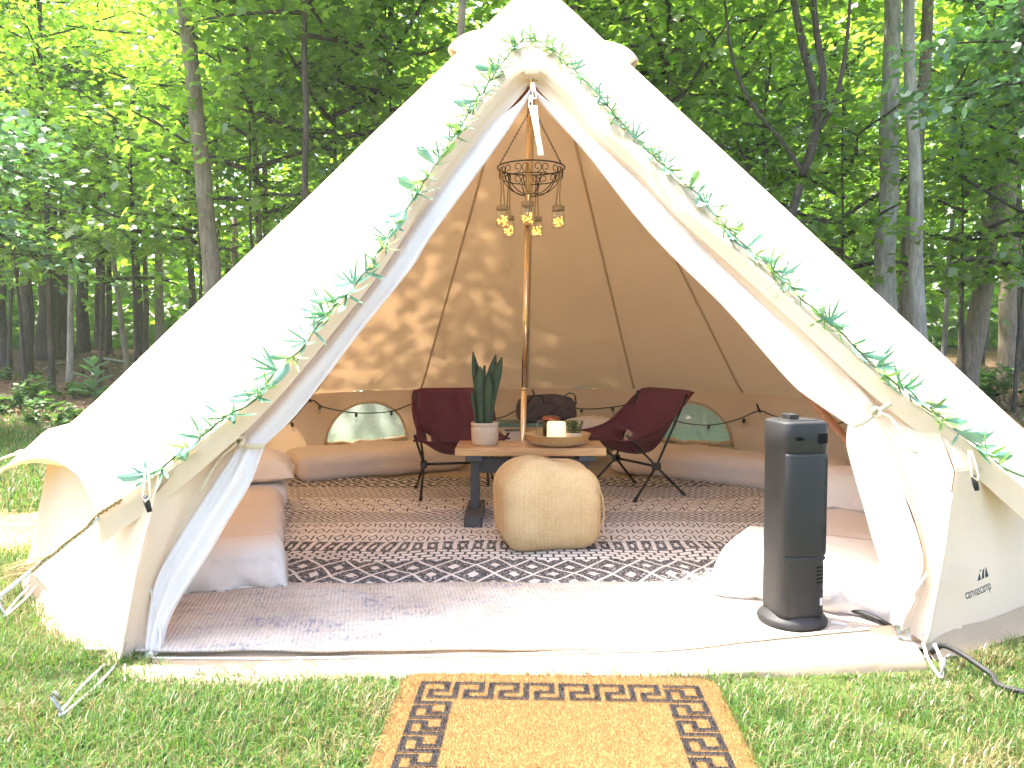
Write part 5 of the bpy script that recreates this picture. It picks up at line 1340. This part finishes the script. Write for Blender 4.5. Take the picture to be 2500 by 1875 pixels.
for k in range(20):
    a = (k + .5) / 20 * 6.283; d = Vector((math.cos(a), math.sin(a), 0)); t_ = Vector((-math.sin(a), math.cos(a), 0)) * (1 if k % 2 else -1); o_ = bc + d * RB * .93 + Vector((0, 0, -.031)); mb = MB()
    mb.tube([o_ + t_ * (.026 * f * math.cos(s)) + Vector((0, 0, 1)) * (.029 * f * math.sin(s)) + t_ * .004 for f, s in [(1 - .62 * i / 17, i * .42 - 1.6) for i in range(18)]], .0024, 5); part(hb, "scroll", mb, IRON)
hook = Vector((.118, 4.60, 2.375))
for a in (200, 330, 90):
    e = bc + Vector((math.cos(R(a)), math.sin(R(a)), 0)) * RB; q = resample([hook, e], 34); mb = MB()
    for i in range(33):
        s = (q[i + 1] - q[i]); u = s.cross(Vector((0, 1, .3))).normalized() if i % 2 else s.cross(Vector((1, .2, .1))).normalized()
        c_ = (q[i] + q[i + 1]) / 2; h = s * .72; mb.tube([c_ - h, c_ - h * .5 + u * .004, c_ + h * .5 + u * .004, c_ + h, c_ + h * .5 - u * .004, c_ - h * .5 - u * .004, c_ - h], .0014, 4, False)
    part(hb, "chain", mb, IRON)
mb = MB(); mb.tube(circ(hook, .024, 20), .003, 6, False); part(hb, "hook_ring", mb, IRON)
JARL = simple_mat("jar lid, tan zinc", (.45, .36, .24), (.35, .27, .17), 60, .5, .3); CARDT = simple_mat("paper tag", (.62, .56, .48), None, 30, .9)
def jar(label, x, y, top, seed, s=1.0):
    t = thing("jar_lantern", label, "jar lantern", (x, y, top - .128 * s))
    mb = MB(); mb.lathe([(.001, .004), (.034 * s, .004), (.038 * s, .010), (.0385 * s, .085 * s), (.034 * s, .098 * s), (.033 * s, .11 * s)], (0, 0, 0), 22); part(t, "glass", mb, GLASS, local=True)
    mb = MB(); mb.lathe([(.036 * s, .102 * s), (.0375 * s, .106 * s), (.0375 * s, .124 * s), (.034 * s, .128 * s), (.001, .128 * s)], (0, 0, 0), 22); part(t, "lid", mb, JARL, local=True)
    r_ = random.Random(seed); mb = MB(); wr = MB(); pr = None
    for k in range(34):
        a = r_.uniform(0, 6.28); q = .030 * s * math.sqrt(r_.random()); p = Vector((q * math.cos(a), q * math.sin(a), .012 + .055 * s * r_.random())); mb.ico(p, .0030 + .0012 * r_.random())
        if pr: wr.tube([pr, (pr + p) / 2 + Vector((0, 0, .006)), p], .0006, 3, False)
        pr = p
    o = part(t, "fairy_lights", mb, FAIRY, local=True, smooth=False); o["kind"] = "stuff"; part(t, "wire", wr, BRASS, local=True)
    mb = MB(); mb.box((-.008, -.012, .066 * s), (.022, .002, .04), Matrix.Rotation(.2, 3, 'Y')); part(t, "paper_tag", mb, CARDT, local=True, smooth=False)
    d = Vector((x - bc.x, y - bc.y, 0)); e = Vector((bc.x, bc.y, bc.z - .01)) + d.normalized() * RB * .95 - Vector((x, y, top - .128 * s))
    for off in (-.012, .012):
        mb = MB(); mb.tube([Vector((off, 0, .120 * s)), Vector((off * .6, 0, .20)), e + Vector((off * .3, 0, 0))], .0035, 5, jitter=lambda i, j: 1 + .2 * ((i + j) % 2)); part(t, "cord", mb, JUTE, local=True)
    return t
jar("fairy-light jar at the left of the wire basket, pale tag inside", -.055, 4.53, 1.79, 1); jar("fairy-light jar hanging directly in front of the centre pole", .088, 4.41, 1.79, 2)
jar("fairy-light jar at the right of the wire basket, brightest and apart from the others", .268, 4.53, 1.785, 3); jar("fairy-light jar hanging lowest behind the left one", -.022, 4.75, 1.765, 4, .98); jar("fairy-light jar hanging behind the centre pole", .15, 4.79, 1.765, 5, .92)

# ------------------------------------------------------------------ festoon lights along the back wall
PTS = [(640,1060),(700,1038),(757,978),(790,994),(870,1008),(955,1004),(1010,985),(1080,975),(1130,990),(1205,1022),(1263,1000),(1305,966),(1339,980),(1420,998),(1495,994),(1560,985),(1610,1005),(1648,1028),(1731,1038),(1800,1024),(1853,1003),(1885,1014),(1960,1036),(2040,1034),(2100,1020)]
fs_ = thing("string_lights", "black festoon string lights looped along the tent's back wall", "string lights", on_cyl(1305, 966, 2.46))
q = smooth_path([on_cyl(x, y, 2.46) for x, y in PTS], 150); mb = MB(); mb.tube(q, .0055, 6); part(fs_, "cable", mb, BLACKP)
mb = MB(); mb.lathe([(.001, 0), (.010, 0), (.013, -.012), (.012, -.034), (.001, -.034)], (0, 0, 0), 12); sok = mesh_of("socket", mb, BLACKP)
mb = MB(); mb.lathe([(.007, -.034), (.015, -.05), (.016, -.06), (.010, -.074), (.001, -.078)], (0, 0, 0), 12); blb = mesh_of("bulb", mb, GLASS)
for x, y in [(712,1032),(782,990),(870,1008),(957,1004),(1130,990),(1205,1022),(1339,980),(1420,998),(1495,994),(1648,1028),(1731,1038),(1817,1022),(1960,1036)]:
    p = on_cyl(x, y, 2.46); s_ = link("socket", sok, fs_, p - Vector(fs_.location)); s_.rotation_euler = (random.uniform(-.3, .3), random.uniform(-.3, .3), 0); link("bulb", blb, s_)
for x, y in ((757, 978), (1305, 966), (1853, 1003)):
    p = on_cyl(x, y, 2.46); mb = MB(); mb.tube([p + Vector((-.02, .0, .06)), p + Vector((0, -.01, 0)), p + Vector((.012, -.01, -.012))], [.006, .011, .008], 7); part(fs_, "clip", mb, BLACKP)


# ------------------------------------------------------------------ fill haze volume, added to lift the dark tones of the woods
m, nt, out = new_mat("fill haze"); pv = nt.nodes.new("ShaderNodeVolumePrincipled")
pv.inputs["Color"].default_value = (0.95, 0.97, 0.93, 1); pv.inputs["Density"].default_value = 0.0013; pv.inputs["Anisotropy"].default_value = 0.0
nt.links.new(pv.outputs[0], out.inputs["Volume"])
mb = MB(); mb.box((0, 25, 9.5), (184, 174, 23)); hz = link("haze", mesh_of("haze", mb, m, smooth=False)); tag(hz, "thin bright fill haze added to lift the dark woods", "haze", kind="stuff")
